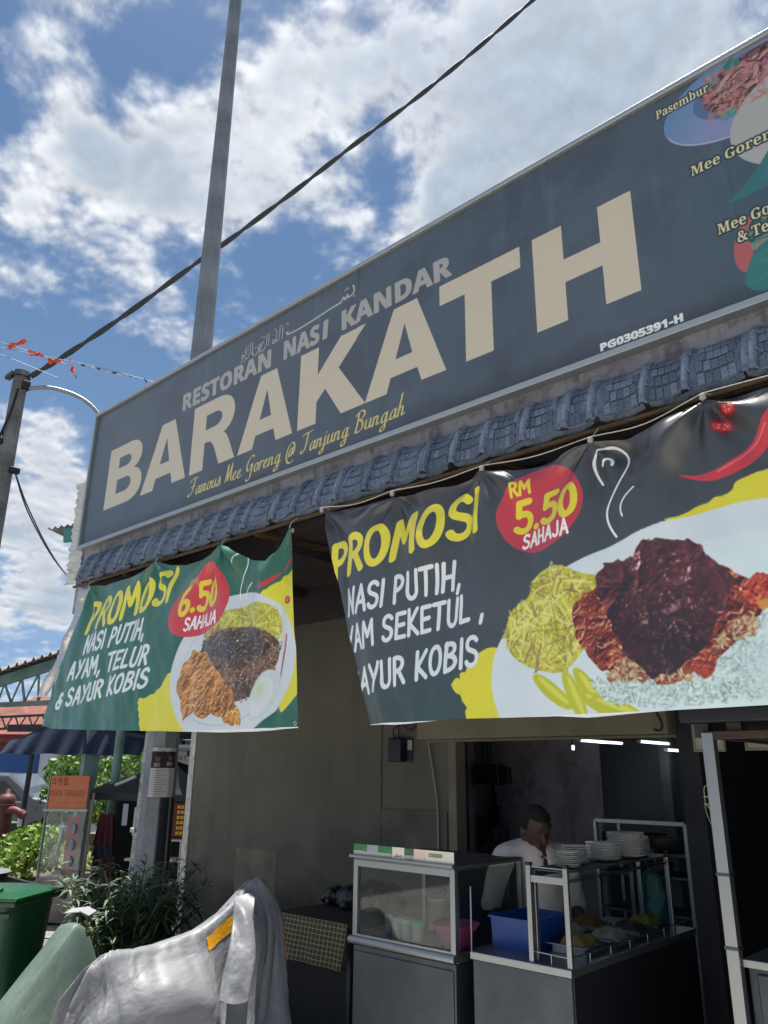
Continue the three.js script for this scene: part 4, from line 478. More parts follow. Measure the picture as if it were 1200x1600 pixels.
// ---------------------------------------------------------------- kitchen front: cabinet, counter, people
{
  const c = thing('snack_cabinet', 'steel snack cabinet with a sticker covered top board and sliding glass front', 'display cabinet', [-2.885, .1, -3.3]);
  obj('body', [span(-.34, .34, 0, .79, -.62, -.01, .008), span(-.33, .33, .04, .76, -.01, -.004, .002)], dullSteel, c);
  obj('ledge', [cy([-.36, .81, -.005], [.345, .81, -.005], .02, .02, 12), span(-.35, .345, .79, .825, -.63, -.02, .004)], steel, c);
  obj('frame', [span(-.345, -.315, .825, 1.2, -.035, -.005, .003), span(.315, .345, .825, 1.2, -.035, -.005, .003), span(-.345, -.32, .825, 1.2, -.62, -.59), span(.32, .345, .825, 1.2, -.62, -.59), span(-.315, .315, 1.165, 1.2, -.035, -.005, .003), span(-.315, .315, .825, .84, -.035, -.005), span(-.345, .345, 1.2, 1.215, -.62, -.002, .003), cy([-.365, 1.215, .002], [.345, 1.215, .002], .011, .011, 10), cy([.37, .82, -.1], [.37, 1.12, -.1], .005, .005, 8)], steel, c);
  obj('glass_pane', span(-.315, .315, .84, 1.165, -.024, -.02), glass, c); obj('glass_pane', span(.332, .336, .84, 1.19, -.59, -.035), glass, c); obj('back_panel', span(-.32, .32, .825, 1.19, -.612, -.604), darkPaint, c);
  const st = canvas(512, 64), x = st.getContext('2d'), r = rng(4); x.fillStyle = '#8f9494'; x.fillRect(0, 0, 512, 64); for (const [a, w, col] of [[0, 74, '#1f6a3c'], [74, 60, '#8c949a'], [134, 76, '#226c3e'], [210, 62, '#d6cfc0'], [272, 48, '#2d5a40'], [320, 60, '#d9b6a6'], [380, 132, '#cfccbe']]) { x.fillStyle = col; x.fillRect(a, 0, w, 34 + (col === '#d6cfc0' || col > '#c' ? 30 : 4)); } x.fillStyle = '#a4a294'; x.fillRect(0, 40, 200, 24); x.fillStyle = '#7c7a60'; x.fillRect(392, 14, 66, 22); x.fillStyle = '#3b352c'; for (let i = 0; i < 26; i++) x.fillRect(214 + r() * 50, 38 + r() * 16, 6, 3); for (let i = 0; i < 300; i++) { x.fillStyle = css(200, 196, 186, .12); x.fillRect(r() * 512, r() * 64, 8 + r() * 20, 2 + r() * 5); }
  const tx = new THREE.CanvasTexture(st); tx.colorSpace = THREE.SRGBColorSpace;
  obj('top_board', [sheet(2, 1, (u, v) => [lerp(-.345, .345, u), lerp(1.222, 1.278, v), -.004], (u, v) => [u, v])], M('#ffffff', .5, { map: tx }), c, 'top board patched with green and pale stickers'); obj('roof_plate', span(-.345, .345, 1.215, 1.219, -.62, -.02), darkPaint, c); obj('top_board_back', span(-.345, .345, 1.222, 1.278, -.02, -.006), dullSteel, c);
  const jarG = lathe([[0, 0], [.034, 0], [.036, .01], [.036, .075], [.032, .085]]), lidG = lathe([[.035, .083], [.037, .083], [.037, .1], [.034, .103], [0, .103]]);
  const jars = [[-3.08, .93, -3.45, '#9aa09a', '#8a8d8c', 'small steel lidded pot in the cabinet, leftmost of the row'], [-3.0, .93, -3.42, '#c9cfc8', '#8e9290', 'clear jar with a metal lid beside the steel pot in the cabinet'], [-2.92, .93, -3.4, '#d0d4cc', '#9aa09c', 'clear jar with a grey lid in the middle of the cabinet'], [-2.83, .93, -3.38, '#cdd3c4', '#3fae92', 'clear jar of orange snack with a turquoise lid in the cabinet']];
  for (const [a, b, d, col, lid, label] of jars) { const j = thing('jar', label, 'jar', [a, b, d]); obj('jar_body', jarG, M(col, .12, { transmission: .55, thickness: 0 }), j); obj('filling', lathe([[0, .004], [.031, .004], [.031, lid === '#3fae92' ? .05 : .035], [0, lid === '#3fae92' ? .054 : .04]]), M(lid === '#3fae92' ? '#c98a3a' : '#7d7c70', .8), j); obj('lid', lidG, M(lid, .5), j); }
  const bowl = thing('basin', 'pink plastic basin inside the snack cabinet', 'basin', [-2.66, .928, -3.47]); obj('bowl', lathe([[0, .0], [.075, 0], [.085, .012], [.115, .1], [.125, .104], [.122, .108], [.11, .1], [.08, .014], [0, .008]], [0, 0, 0], 28), M('#b0487e', .45), bowl);
  const tin = thing('steel_pot', 'tall steel pot standing at the back of the snack cabinet', 'pot', [-2.95, .926, -3.72]); obj('pot', lathe([[0, 0], [.075, 0], [.08, .01], [.08, .17], [.084, .174], [.06, .178], [0, .185]], [0, 0, 0], 24), steel, tin); obj('handle', tu([[-.02, .18, 0], [-.02, .21, 0], [.02, .21, 0], [.02, .18, 0]], .005, 12), blackPlastic, tin);
}
{
  const c = thing('serving_counter', 'steel serving counter with square posts, food trays and a plate shelf', 'counter', [-2.184, .1, -3.3]);
  obj('body', [span(-.26, .255, 0, .83, -1.34, -.01, .006)], dullSteel, c); obj('side_cladding', span(.256, .262, .0, .83, -1.33, -.02), M('#181b20', .45), c);
  obj('top_edge', [span(-.265, .265, .83, .862, -1.35, .005, .004)], steel, c);
  const post = (x, z, y) => span(x - .012, x + .012, .862, y, z - .012, z + .012, .003);
  for (const [x, z, y] of [[.062, -.02, 1.255], [.252, -.02, 1.255], [.225, -1.14, 1.245], [-.055, -1.29, 1.14]]) { const p = obj('post', post(x, z, y), steel, c); obj('post_cap', span(x - .013, x + .013, y, y + .012, z - .013, z + .013, .003), blackPlastic, p); }
  obj('cross_bar', [span(.074, .24, 1.185, 1.215, -.03, -.012, .002), span(.074, .24, 1.246, 1.25, -.024, -.018), beam([.252, 1.2, -.03], [.225, 1.2, -1.14], .01, .012)], steel, c);
  obj('low_rail', [cy([.075, .905, -.02], [.24, .9, -.02], .003), cy([.157, .862, -.02], [.157, .9, -.02], .003), cy([.25, .9, -.02], [.235, .9, -1.3], .003), ...[.2, .4, .6, .8, 1.0].map((z) => cy([.247 - z * .01, .862, -z], [.247 - z * .01, .9, -z], .003))], steel, c);
  obj('glass_pane', [sheet(1, 1, (u, v) => [.256 - u * .02, lerp(.9, 1.22, v), lerp(-.05, -1.12, u)])], glass, c);
  obj('shelf', [span(.055, .25, 1.232, 1.24, -1.15, -.035, .003), span(.055, .062, 1.2, 1.232, -1.15, -.035)], dullSteel, c, 'narrow shelf along the posts above the food trays'); for (const z of [-.05, -1.13]) obj('shelf_leg', post(.068, z, 1.232), steel, c);
  const trayG = (w, d) => { const k = .02; return [span(-w, w, 0, .006, -d, d), span(-w, -w + .006, .006, .035, -d, d), span(w - .006, w, .006, .035, -d, d), span(-w, w, .006, .035, -d, -d + .006), span(-w, w, .006, .035, d - .006, d), span(-w - k, w + k, .035, .039, d - .002, d + k), span(-w - k, w + k, .035, .039, -d - k, -d + .002)]; };
  const r = rng(31); let i = 0;
  for (const [x, z, col, lab] of [[-2.08, -3.66, '#a98a4c', 'fried noodles'], [-2.28, -3.9, '#c9c6bc', 'white rice'], [-2.06, -3.92, '#b8b4a8', 'pale stew'], [-2.3, -4.15, '#8f6a3a', 'brown curry'], [-2.08, -4.18, '#5a4238', 'dark fried meat'], [-2.1, -4.42, '#a89a44', 'yellow cabbage']]) {
    const t = thing('food_tray', 'shallow steel tray of ' + lab + ' on the serving counter', 'food tray', [x, .964, z]); obj('tray', trayG(.09, .1), steel, t);
    const food = sheet(14, 14, (u, v) => { const a = (u - .5) * .165, b = (v - .5) * .185, e = (1 - Math.pow(Math.abs(u - .5) * 2, 4)) * (1 - Math.pow(Math.abs(v - .5) * 2, 4)); return [a, .012 + e * (.04 + .03 * vnoise(u * 7 + i * 9, v * 7)), b]; }); obj('food', food, M(new THREE.Color(col).multiplyScalar(.6), .6, { bump: .004, size: .2 }), t); i++;
  }
  const tub = thing('plastic_tub', 'rectangular blue plastic tub at the front left corner of the counter', 'tub', [-2.325, .962, -3.62]);
  obj('tub', [bx(.2, .008, .3, [0, .004, 0]), ...[-1, 1].map((s) => placeG(new THREE.BoxGeometry(.006, .13, .32), [s * .108, .066, 0], [0, 0, -s * .1])), ...[-1, 1].map((s) => placeG(new THREE.BoxGeometry(.22, .13, .006), [0, .066, s * .158], [s * .06, 0, 0])), span(-.125, .125, .128, .136, .16, .172), span(-.125, .125, .128, .136, -.172, -.16), span(.113, .125, .128, .136, -.16, .16), span(-.125, -.113, .128, .136, -.16, .16)], M('#123c80', .45), tub);
  // the plates stacked on the shelf, each one a plate
  const plate = thing('plate', 'white plate in one of the stacks on the shelf above the food trays', 'plate', [-2.0, 1.342, -3.46], 0, 'white plates stacked on the counter shelf');
  obj('plate_body', lathe([[0, .004], [.05, .004], [.062, .008], [.088, .017], [.09, .019], [.086, .02], [.06, .012], [0, .008]], [0, 0, 0], 22), M('#b2b2ae', .3), plate);
  let firstPlate = true; const rr = rng(6);
  for (const [x, z, k0, n] of [[-2.0, -3.46, .62, 8], [-2.06, -3.64, .7, 9], [-2.03, -3.86, .95, 9], [-2.02, -4.1, 1.08, 13], [-2.07, -4.3, .9, 10]]) for (let k = 0; k < n; k++) { const p = [x + (rr() - .5) * .006, 1.342 + k * .0085, z + (rr() - .5) * .006]; if (firstPlate) { plate.position.set(...p); plate.scale.setScalar(k0); firstPlate = false; } else copyOf(plate, p, rr() * 3).scale.setScalar(k0); }
  const bag = thing('plastic_bag', 'teal green plastic bag hanging from the rear post of the counter', 'bag', [-2.08, 1.0, -4.5]);
  obj('bag_body', skin((x, y, z) => { const w = .075 - .03 * sstep(.1, .3, y); const d = Math.hypot(x / 1.1, z / .7, Math.max(0, Math.abs(y - .12) - .09)) - w * .95 + (fbm(x * 22 + 5, y * 14 + z * 9, 3) - .5) * .035; return d; }, [-.13, -.1, -.1], [.13, .34, .1], .01), M('#1d5a58', .35, { transmission: .25, thickness: 0 }), bag); obj('bag_handle', tu([[-.02, .27, 0], [-.03, .33, 0], [.02, .35, 0], [.03, .27, 0]], .006, 12), M('#1d5a58', .35), bag);
}
{ // the cook: one continuous skin, the shirt and trousers over it
  const P = thing('person', 'person in a pale open collar shirt bending over the blue tub behind the counter', 'person', [-2.63, .1, -4.12], -.5);   // turned so that local +x is where they look
  const J = { hip: [.03, .92, 0], waist: [.03, 1.02, 0], chest: [.05, 1.16, 0], neck: [.075, 1.27, 0], head: [.105, 1.345, .01], crown: [.095, 1.385, .01] };
  const arms = [1, -1].map((s) => ({ s, sh: [.05, 1.2, s * .175], el: s > 0 ? [-.0, .95, .25] : [.08, .94, -.24], wr: s > 0 ? [.14, .88, .23] : [.24, .9, -.16] }));
  const legs = [1, -1].map((s) => [[.03, .9, s * .09], [.04, .47, s * .1], [.0, .07, s * .1], [.13, .03, s * .12]]);
  const head = (x, y, z) => { // local to the head, looking along +x and a little down
    const q = .34, dx = x - J.head[0], dy = y - J.head[1], dz = z - J.head[2], a = dx * Math.cos(q) - dy * Math.sin(q), b = dx * Math.sin(q) + dy * Math.cos(q), c = dz;
    let d = Math.hypot(a / .098, (b - .025) / .108, c / .074) - 1; d *= .085; d = smin(d, capD(a, b, c, [.03, -.058, 0], [.058, -.078, 0], .043, .026), .03); d = smin(d, capD(a, b, c, [.092, .02, 0], [.112, -.02, 0], .009, .014), .012); d = smin(d, capD(a, b, c, [.085, .036, -.03], [.085, .036, .03], .012, .012), .012); d = smin(d, capD(a, b, c, [.086, -.052, -.018], [.086, -.052, .018], .009, .009), .008);
    for (const s of [1, -1]) { d = smin(d, Math.hypot((a + .005) / .022, (b - .0) / .032, (c - s * .078) / .01) * .01 - .01, .008); d = Math.max(d, -(Math.hypot(a - .098, b - .018, c - s * .03) - .011)); }
    return d;
  };
  const body = (x, y, z) => {
    let d = capD(x, y, z, J.hip, J.waist, .145, .135); d = smin(d, capD(x, y, z, [.03, 1.02, 0], [.05, 1.16, 0], .125, .14), .06); d = smin(d, capD(x, y, z, [.05, 1.19, -.13], [.05, 1.19, .13], .075, .075), .06); d = smin(d, capD(x, y, z, J.chest, J.neck, .06, .052), .05); d = smin(d, capD(x, y, z, J.neck, J.head, .05, .05), .03);
    for (const A of arms) { d = smin(d, capD(x, y, z, A.sh, A.el, .056, .042), .04); d = smin(d, capD(x, y, z, A.el, A.wr, .041, .027), .02); }
    for (const L of legs) { d = smin(d, capD(x, y, z, L[0], L[1], .088, .06), .05); d = smin(d, capD(x, y, z, L[1], L[2], .058, .038), .02); d = smin(d, capD(x, y, z, L[2], L[3], .038, .032), .02); }
    return d;
  };
  const hand = (A) => { const parts = [], w = V(A.wr), f = w.clone().sub(V(A.el)).normalize(), up = new THREE.Vector3(0, 1, 0), side = f.clone().cross(up).normalize(), dn = side.clone().cross(f).normalize(), at = (a, b, c) => w.clone().addScaledVector(f, a).addScaledVector(side, b).addScaledVector(dn, c).toArray(); parts.push([at(.0, 0, 0), at(.075, 0, -.004), .024, .03]); [[-.027, .062], [-.009, .072], [.009, .068], [.026, .054]].forEach(([b, l]) => { parts.push([at(.08, b, -.004), at(.08 + l * .5, b * 1.1, -.012), .0095, .009], [at(.08 + l * .5, b * 1.1, -.012), at(.08 + l * .85, b * 1.1, -.034), .009, .007]); }); const t = -A.s; parts.push([at(.02, t * .022, -.006), at(.05, t * .048, -.02), .012, .0105], [at(.05, t * .048, -.02), at(.078, t * .05, -.036), .0105, .008]); return parts; };
  const skinM = M('#4a3026', .55, { bump: .0008 }), hp = arms.map(hand);
  const lo = [-.3, -.02, -.36], hi = [.38, 1.56, .36];
  const geos = [skin((x, y, z) => smin(body(x, y, z), head(x, y, z), .02), lo, hi, .0135), skin((x, y, z) => smin(head(x, y, z), capD(x, y, z, J.neck, J.head, .05, .05), .03) - .0006, [-.05, 1.2, -.12], [.26, 1.5, .14], .0045), ...hp.map((p) => { const a = p.flatMap((q) => [q[0], q[1]]), l = [0, 1, 2].map((k) => Math.min(...a.map((v) => v[k])) - .04), h = [0, 1, 2].map((k) => Math.max(...a.map((v) => v[k])) + .04); return skin((x, y, z) => p.reduce((d, q) => smin(d, capD(x, y, z, ...q), .006), 1), l, h, .004); })];
  obj('body', geos, skinM, P);
  obj('shirt', skin((x, y, z) => { let d = capD(x, y, z, [.03, .88, 0], J.waist, .165, .152); d = smin(d, capD(x, y, z, [.03, 1.02, 0], [.05, 1.16, 0], .143, .155), .06); d = smin(d, capD(x, y, z, [.05, 1.19, -.135], [.05, 1.19, .135], .088, .088), .06); for (const A of arms) { const m = A.sh.map((v, k) => lerp(v, A.el[k], .92)); d = smin(d, capD(x, y, z, A.sh, m, .074, .062), .04); } d += (fbm(x * 16 + 3, y * 9 + z * 11, 3) - .5) * .02; d = Math.max(d, -(y - .86)); d = Math.max(d, -(capD(x, y, z, [.075, 1.26, 0], [.1, 1.36, 0], .066, .07)), -(capD(x, y, z, [.2, 1.16, 0], [.12, 1.28, 0], .012, .03))); return d; }, lo, hi, .0125), M('#c8bcb6', .85, { bump: .001 }), P, 'pale pinkish open collar shirt');
  obj('collar', [1, -1].map((s) => sheet(3, 6, (u, v) => { const a = lerp(2.7, .35, v) * s; return [.055 + Math.cos(a) * (.066 + u * .03) + .02, 1.285 - u * .035 - .03 * v, Math.sin(a) * (.066 + u * .03)]; })), M('#cfc4be', .85), P);
  obj('trousers', skin((x, y, z) => { let d = capD(x, y, z, [.03, .9, 0], [.03, .96, 0], .15, .145); for (const L of legs) { d = smin(d, capD(x, y, z, L[0], L[1], .102, .078), .05); d = smin(d, capD(x, y, z, L[1], L[2], .076, .062), .02); } return Math.max(d, .1 - y, y - .95); }, lo, hi, .016), M('#1c2028', .9), P);
  obj('hair', skin((x, y, z) => { const q = .34, dx = x - J.head[0], dy = y - J.head[1], dz = z - J.head[2], a = dx * Math.cos(q) - dy * Math.sin(q), b = dx * Math.sin(q) + dy * Math.cos(q); let d = head(x, y, z) - .009 + (vnoise(x * 160, y * 160 + z * 120) - .5) * .006; return Math.max(d, -(b - (a > .03 ? .085 : .02 - (a < -.03 ? .05 : 0)) + (a > .03 ? 0 : 0))); }, [-.06, 1.22, -.12], [.26, 1.52, .14], .005), M('#14110f', .9), P);
}
{ // back rack, wiring, boxes, frames, lamps
  const k = thing('steel_rack', 'dim steel shelf rack standing behind the serving counter', 'rack', [-2.84, .1, -6.0]);
  const tubeS = (x, z) => span(x - .014, x + .014, 0, 1.31, z - .014, z + .014, .003); for (const [x, z] of [[-.36, 0], [.36, 0], [-.36, -.4], [.36, -.4]]) obj('leg', tubeS(x, z), steel, k);
  obj('top_rail', [span(-.36, .36, 1.295, 1.325, -.015, .015, .003)], steel, k); for (const y of [.68, .93, 1.08]) obj('shelf', span(-.35, .35, y, y + .02, -.39, .01, .004), dullSteel, k);
  for (const [x, y, z, w, col, lab] of [[-3.05, 1.205, -6.15, .16, '#2c2020', 'dark round pot on the top shelf of the steel rack'], [-2.7, 1.205, -6.18, .13, '#3a2a26', 'brown pot on the right of the rack top shelf'], [-2.75, 1.055, -6.1, .1, '#5a4238', 'small brown bowl on the middle shelf of the rack']]) { const p = thing('pot', lab, 'pot', [x, y, z]); obj('pot_body', lathe([[0, 0], [w * .7, 0], [w, w * .3], [w, w * .7], [w * .96, w * .72], [w * .9, w * .4], [0, w * .2]], [0, 0, 0], 22), M(col, .5), p); obj('rim', placeG(new THREE.TorusGeometry(w * .97, .006, 6, 24), [0, w * .71, 0], [Math.PI / 2, 0, 0]), dullSteel, p); }
  const mt = thing('meter_box', 'black electric meter box with a paper label on the olive wall', 'meter box', [-4.54, 1.93, -5.19]); obj('box', rb(.15, .19, .09, [0, 0, .045], .012), M('#0f1726', .45), mt); obj('bracket', [span(-.1, -.075, .06, .1, 0, .02), span(.07, .13, -.1, .1, 0, .008)], dullSteel, mt); obj('paper_label', span(.085, .135, .0, .08, .009, .011), M('#a9a9a4', .8), mt);
  obj('lead', [tu([[-.03, .095, .05], [-.05, .17, .04], [.02, .22, .02], [-.08, .33, .01]], .006, 20), tu([[.02, .095, .05], [.02, .2, .04], [.06, .27, .02], [.02, .4, .01]], .006, 20), tu([[.02, .22, .03], [.14, .16, .02], [.22, .24, .02], [.3, .27, .02]], .006, 20)], blackPlastic, mt);
  tag(obj('wall_pipe', [tu([[-4.24, 2.16, -5.17], [-4.22, 2.0, -5.17], [-4.17, 1.75, -5.17], [-4.13, 1.5, -5.17], [-4.12, 1.1, -5.165]], .009, 30)], M('#8d8b82', .6)), 'thin pale cable running down the wall beside the door post', 'cable');
  const fb = thing('fuse_box', 'dark fuse box on the dirty grey kitchen wall', 'fuse box', [-4.58, 1.745, -6.59]); obj('box', rb(.26, .19, .1, [0, 0, .05], .012), M('#18262c', .5), fb); obj('side_cover', rb(.1, .15, .08, [.18, -.01, .04], .01), M('#1b2a30', .5), fb);
  obj('conduit', [[-.06, .3], [-.02, .3], [.03, .3]].map(([x]) => cy([x, .095, .03], [x, 1.1, .03], .012, .012, 8)), M('#4a4a4e', .6), fb);
  const r = rng(44), cab = thing('loose_wiring', 'tangle of loose black cables hanging below the fuse box', 'cables', [-4.56, 1.65, -6.58]);
  for (let i = 0; i < 9; i++) { const w = (r() - .5) * .3, l = .35 + r() * .55; obj('cable', tu([[0, 0, .02], [(r() - .5) * .1, -l * .4, .03], [w, -l * .8, .04], [w + (r() - .5) * .25, -l, .03], [w + (r() - .5) * .3, -l * .7, .03]], .007, 30, 5), blackPlastic, cab); } obj('junction', [rb(.12, .07, .05, [-.1, -.33, .03], .008), rb(.1, .2, .05, [.05, -.28, .03], .02)], M('#17242a', .6), cab);
  for (const [x, y, z, w, lab, seed] of [[-1.862, 2.03, -5.0, .19, 'pale framed calligraphy panel left of the steel post', 3], [-1.5, 2.035, -5.0, .3, 'pale framed calligraphy panel at the right edge under the stall roof', 9]]) {
    const f = thing('framed_calligraphy', lab, 'picture'); f.position.set(x, y, z); obj('frame', [span(-w / 2, w / 2, -.14, -.125, -.01, .012), span(-w / 2, w / 2, .125, .14, -.01, .012), span(-w / 2, -w / 2 + .012, -.125, .125, -.01, .012), span(w / 2 - .012, w / 2, -.125, .125, -.01, .012)], M('#8f8a7c', .6), f);
    const c = canvas(256, 256), g = c.getContext('2d'), q = rng(seed); g.fillStyle = '#b5b3a8'; g.fillRect(0, 0, 256, 256); g.strokeStyle = '#7c7a70'; g.lineWidth = 9; g.lineCap = 'round'; for (let i = 0; i < 7; i++) { g.beginPath(); let X = 30 + i * 28, Y = 90 + q() * 60; g.moveTo(X, Y); g.bezierCurveTo(X + 10, Y + 60, X + 40, Y + 50, X + 34, Y - 10 - q() * 30); g.stroke(); } g.lineWidth = 3; g.strokeRect(18, 18, 220, 220); const t = new THREE.CanvasTexture(c); t.colorSpace = THREE.SRGBColorSpace;
    obj('panel', sheet(1, 1, (u, v) => [lerp(-w / 2 + .012, w / 2 - .012, u), lerp(-.125, .125, v), .002], (u, v) => [u, v]), M('#ffffff', .5, { map: t }), f);
  }
  tag(obj('dark_hook', tu([[-2.14, 2.35, -4.9], [-2.14, 2.15, -4.9], [-2.105, 2.06, -4.9], [-2.115, 2.02, -4.9], [-2.16, 2.025, -4.9]], .008, 24), blackPlastic), 'black bent cable hook hanging in front of the shutter box', 'hook');
  const lampM = M('#ffffff', .5, { emissive: '#eaf4ff', emissiveIntensity: .8 });
  for (const [x, z0, z1, lab] of [[-3.07, -5.6, -6.3, 'lit white tube lamp at the left of the kitchen opening'], [-2.77, -6.0, -6.53, 'lit white tube lamp in the middle under the shutter box'], [-2.69, -6.3, -6.64, 'short lit tube lamp lowest on the right in the kitchen']]) {
    const t = thing('tube_lamp', lab, 'tube lamp', [x, 0, 0]), y = x === -2.69 ? 1.945 : 2.0; obj('lamp_tube', cy([0, y, z0], [0, y, z1], .011, .011, 12), lampM, t); obj('end_cap', [cy([0, y, z0 + .02], [0, y, z0], .013), cy([0, y, z1], [0, y, z1 - .02], .013)], M('#9a9a98', .5), t); obj('hanger', [cy([0, y + .01, z0 - .1], [0, 2.9, z0 - .1], .004), cy([0, y + .01, z1 + .1], [0, 2.9, z1 + .1], .004)], blackPlastic, t);
    const L = new THREE.PointLight('#eaf4ff', .018); L.position.set(x, y - .06, (z0 + z1) / 2); L.castShadow = true; L.shadow.radius = 2; scene.add(L);
  }
  const bulb = thing('lamp_bulb', 'small lit lamp at the left end of the tube lamps', 'lamp', [-3.13, 1.95, -5.6]); obj('bulb', cy([0, -.022, 0], [0, .014, 0], .011, .011, 12), lampM, bulb); obj('cap', cy([0, .014, 0], [0, .05, 0], .012, .009), blackPlastic, bulb);
}
{ // side table with the grid cloth
  const t = thing('side_table', 'low dark table against the olive wall', 'table', [-4.33, .1, -4.42]); obj('table_top', span(-.4, .4, .67, .7, -.4, .41, .004), M('#22201f', .6), t); for (const [x, z] of [[-.36, -.36], [.36, -.36], [-.36, .37], [.36, .37]]) obj('leg', span(x - .015, x + .015, 0, .67, z - .015, z + .015), dullSteel, t); obj('panel', span(-.37, .37, .0, .42, .3, .32), M('#0e1420', .6), t);
  const c = canvas(512, 192), x = c.getContext('2d'); x.fillStyle = '#3c392f'; x.fillRect(0, 0, 512, 192); x.strokeStyle = '#a3956a'; x.lineWidth = 3; for (let i = 0; i <= 20; i++) { x.beginPath(); x.moveTo(i * 25.6, 0); x.lineTo(i * 25.6, 192); x.stroke(); } for (let j = 0; j <= 9; j++) { x.beginPath(); x.moveTo(0, j * 21.3); x.lineTo(512, j * 21.3); x.stroke(); } const tx = new THREE.CanvasTexture(c); tx.colorSpace = THREE.SRGBColorSpace;
  const cl = thing('grid_cloth', 'brown cloth with a tan grid hanging over the front of the low table', 'cloth'); obj('cloth', sheet(30, 14, (u, v) => [lerp(-4.72, -3.94, u), lerp(.555, .812, v), -3.985 + .006 * Math.sin(u * 21) * (1 - v) + .05 * (1 - v)], (u, v) => [u, v]), M('#ffffff', .8, { map: tx }), cl);
  const r = rng(8), b = thing('rubbish_bag', 'crumpled black plastic bags lying on the low table', 'plastic bag', [-4.35, .8, -4.55]); obj('bag', skin((x, y, z) => { let d = 1; for (const [a, q, c2, w] of [[-.25, .05, 0, .1], [-.05, .07, .02, .13], [.16, .09, -.02, .15], [.3, .06, .0, .1]]) d = smin(d, Math.hypot((x - a) / 1.3, (y - q) / .8, z - c2) - w, .05); return Math.max(d + (fbm(x * 14 + 3, y * 14 + z * 9, 4) - .5) * .09, -y); }, [-.5, -.02, -.25], [.55, .3, .25], .016), M('#0d0f12', .4), b);
}
{ // stall at the right edge
  const s = thing('drinks_stall', 'steel framed stall with a dark flat roof at the right edge', 'stall', [-1.32, .1, -3.55]);
  obj('post', [span(-.025, .025, 0, 1.83, -.025, .025, .004)], steel, s); obj('post', span(1.5, 1.545, 0, 1.83, -.025, .025, .004), steel, s); obj('post', span(-.025, .025, 0, 1.83, -1.05, -1.0, .004), dullSteel, s); for (const y of [1.26, .99]) obj('joint', span(-.028, .028, y, y + .012, -.028, .028), dullSteel, s);
  obj('roof', [span(-.1, 1.9, 1.87, 1.93, -1.2, .06, .006), span(-.1, 1.9, 1.93, 2.0, .02, .06)], M('#14181e', .6), s); obj('roof_beam', span(-.02, 1.8, 1.8, 1.835, -.02, .02, .004), M('#6a584c', .6, { map: wood.map }), s); for (const x of [-.06, .08]) obj('roof_slat', span(x, x + .06, 1.81, 1.868, -1.1, .0), M('#2a2826', .7), s);
  obj('cabinet', [span(.035, 1.7, 0, .93, -.7, -.03, .006)], dullSteel, s); for (const [x, y0, y1] of [[.07, .46, .91], [.07, .04, .42], [.68, .46, .91]]) obj('door', span(x, x + .56, y0, y1, -.03, -.018, .006), dullSteel, s); obj('counter_top', span(.026, 1.74, .93, .96, -.72, .0, .004), steel, s);
  const h = thing('wire_hanger', 'wire hanger with green string hooked beside the steel post', 'hanger', [-1.365, 1.665, -3.58]); obj('wire', [tu([[.01, .05, 0], [-.01, .04, 0], [-.014, .0, 0], [-.012, -.03, 0], [.012, -.06, 0], [.02, -.09, 0]], .003, 24, 5), cy([-.02, .0, 0], [.03, .0, 0], .003), cy([-.02, -.03, 0], [.03, -.03, 0], .003)], M('#8d8a6c', .4, { metalness: .5 }), h); obj('string', [tu([[-.018, -.03, 0], [-.01, -.08, 0], [.02, -.15, 0]], .003, 12, 5), tu([[.02, -.03, 0], [.02, -.1, 0], [.024, -.17, 0]], .004, 12, 5)], M('#4d7a44', .7), h);
}
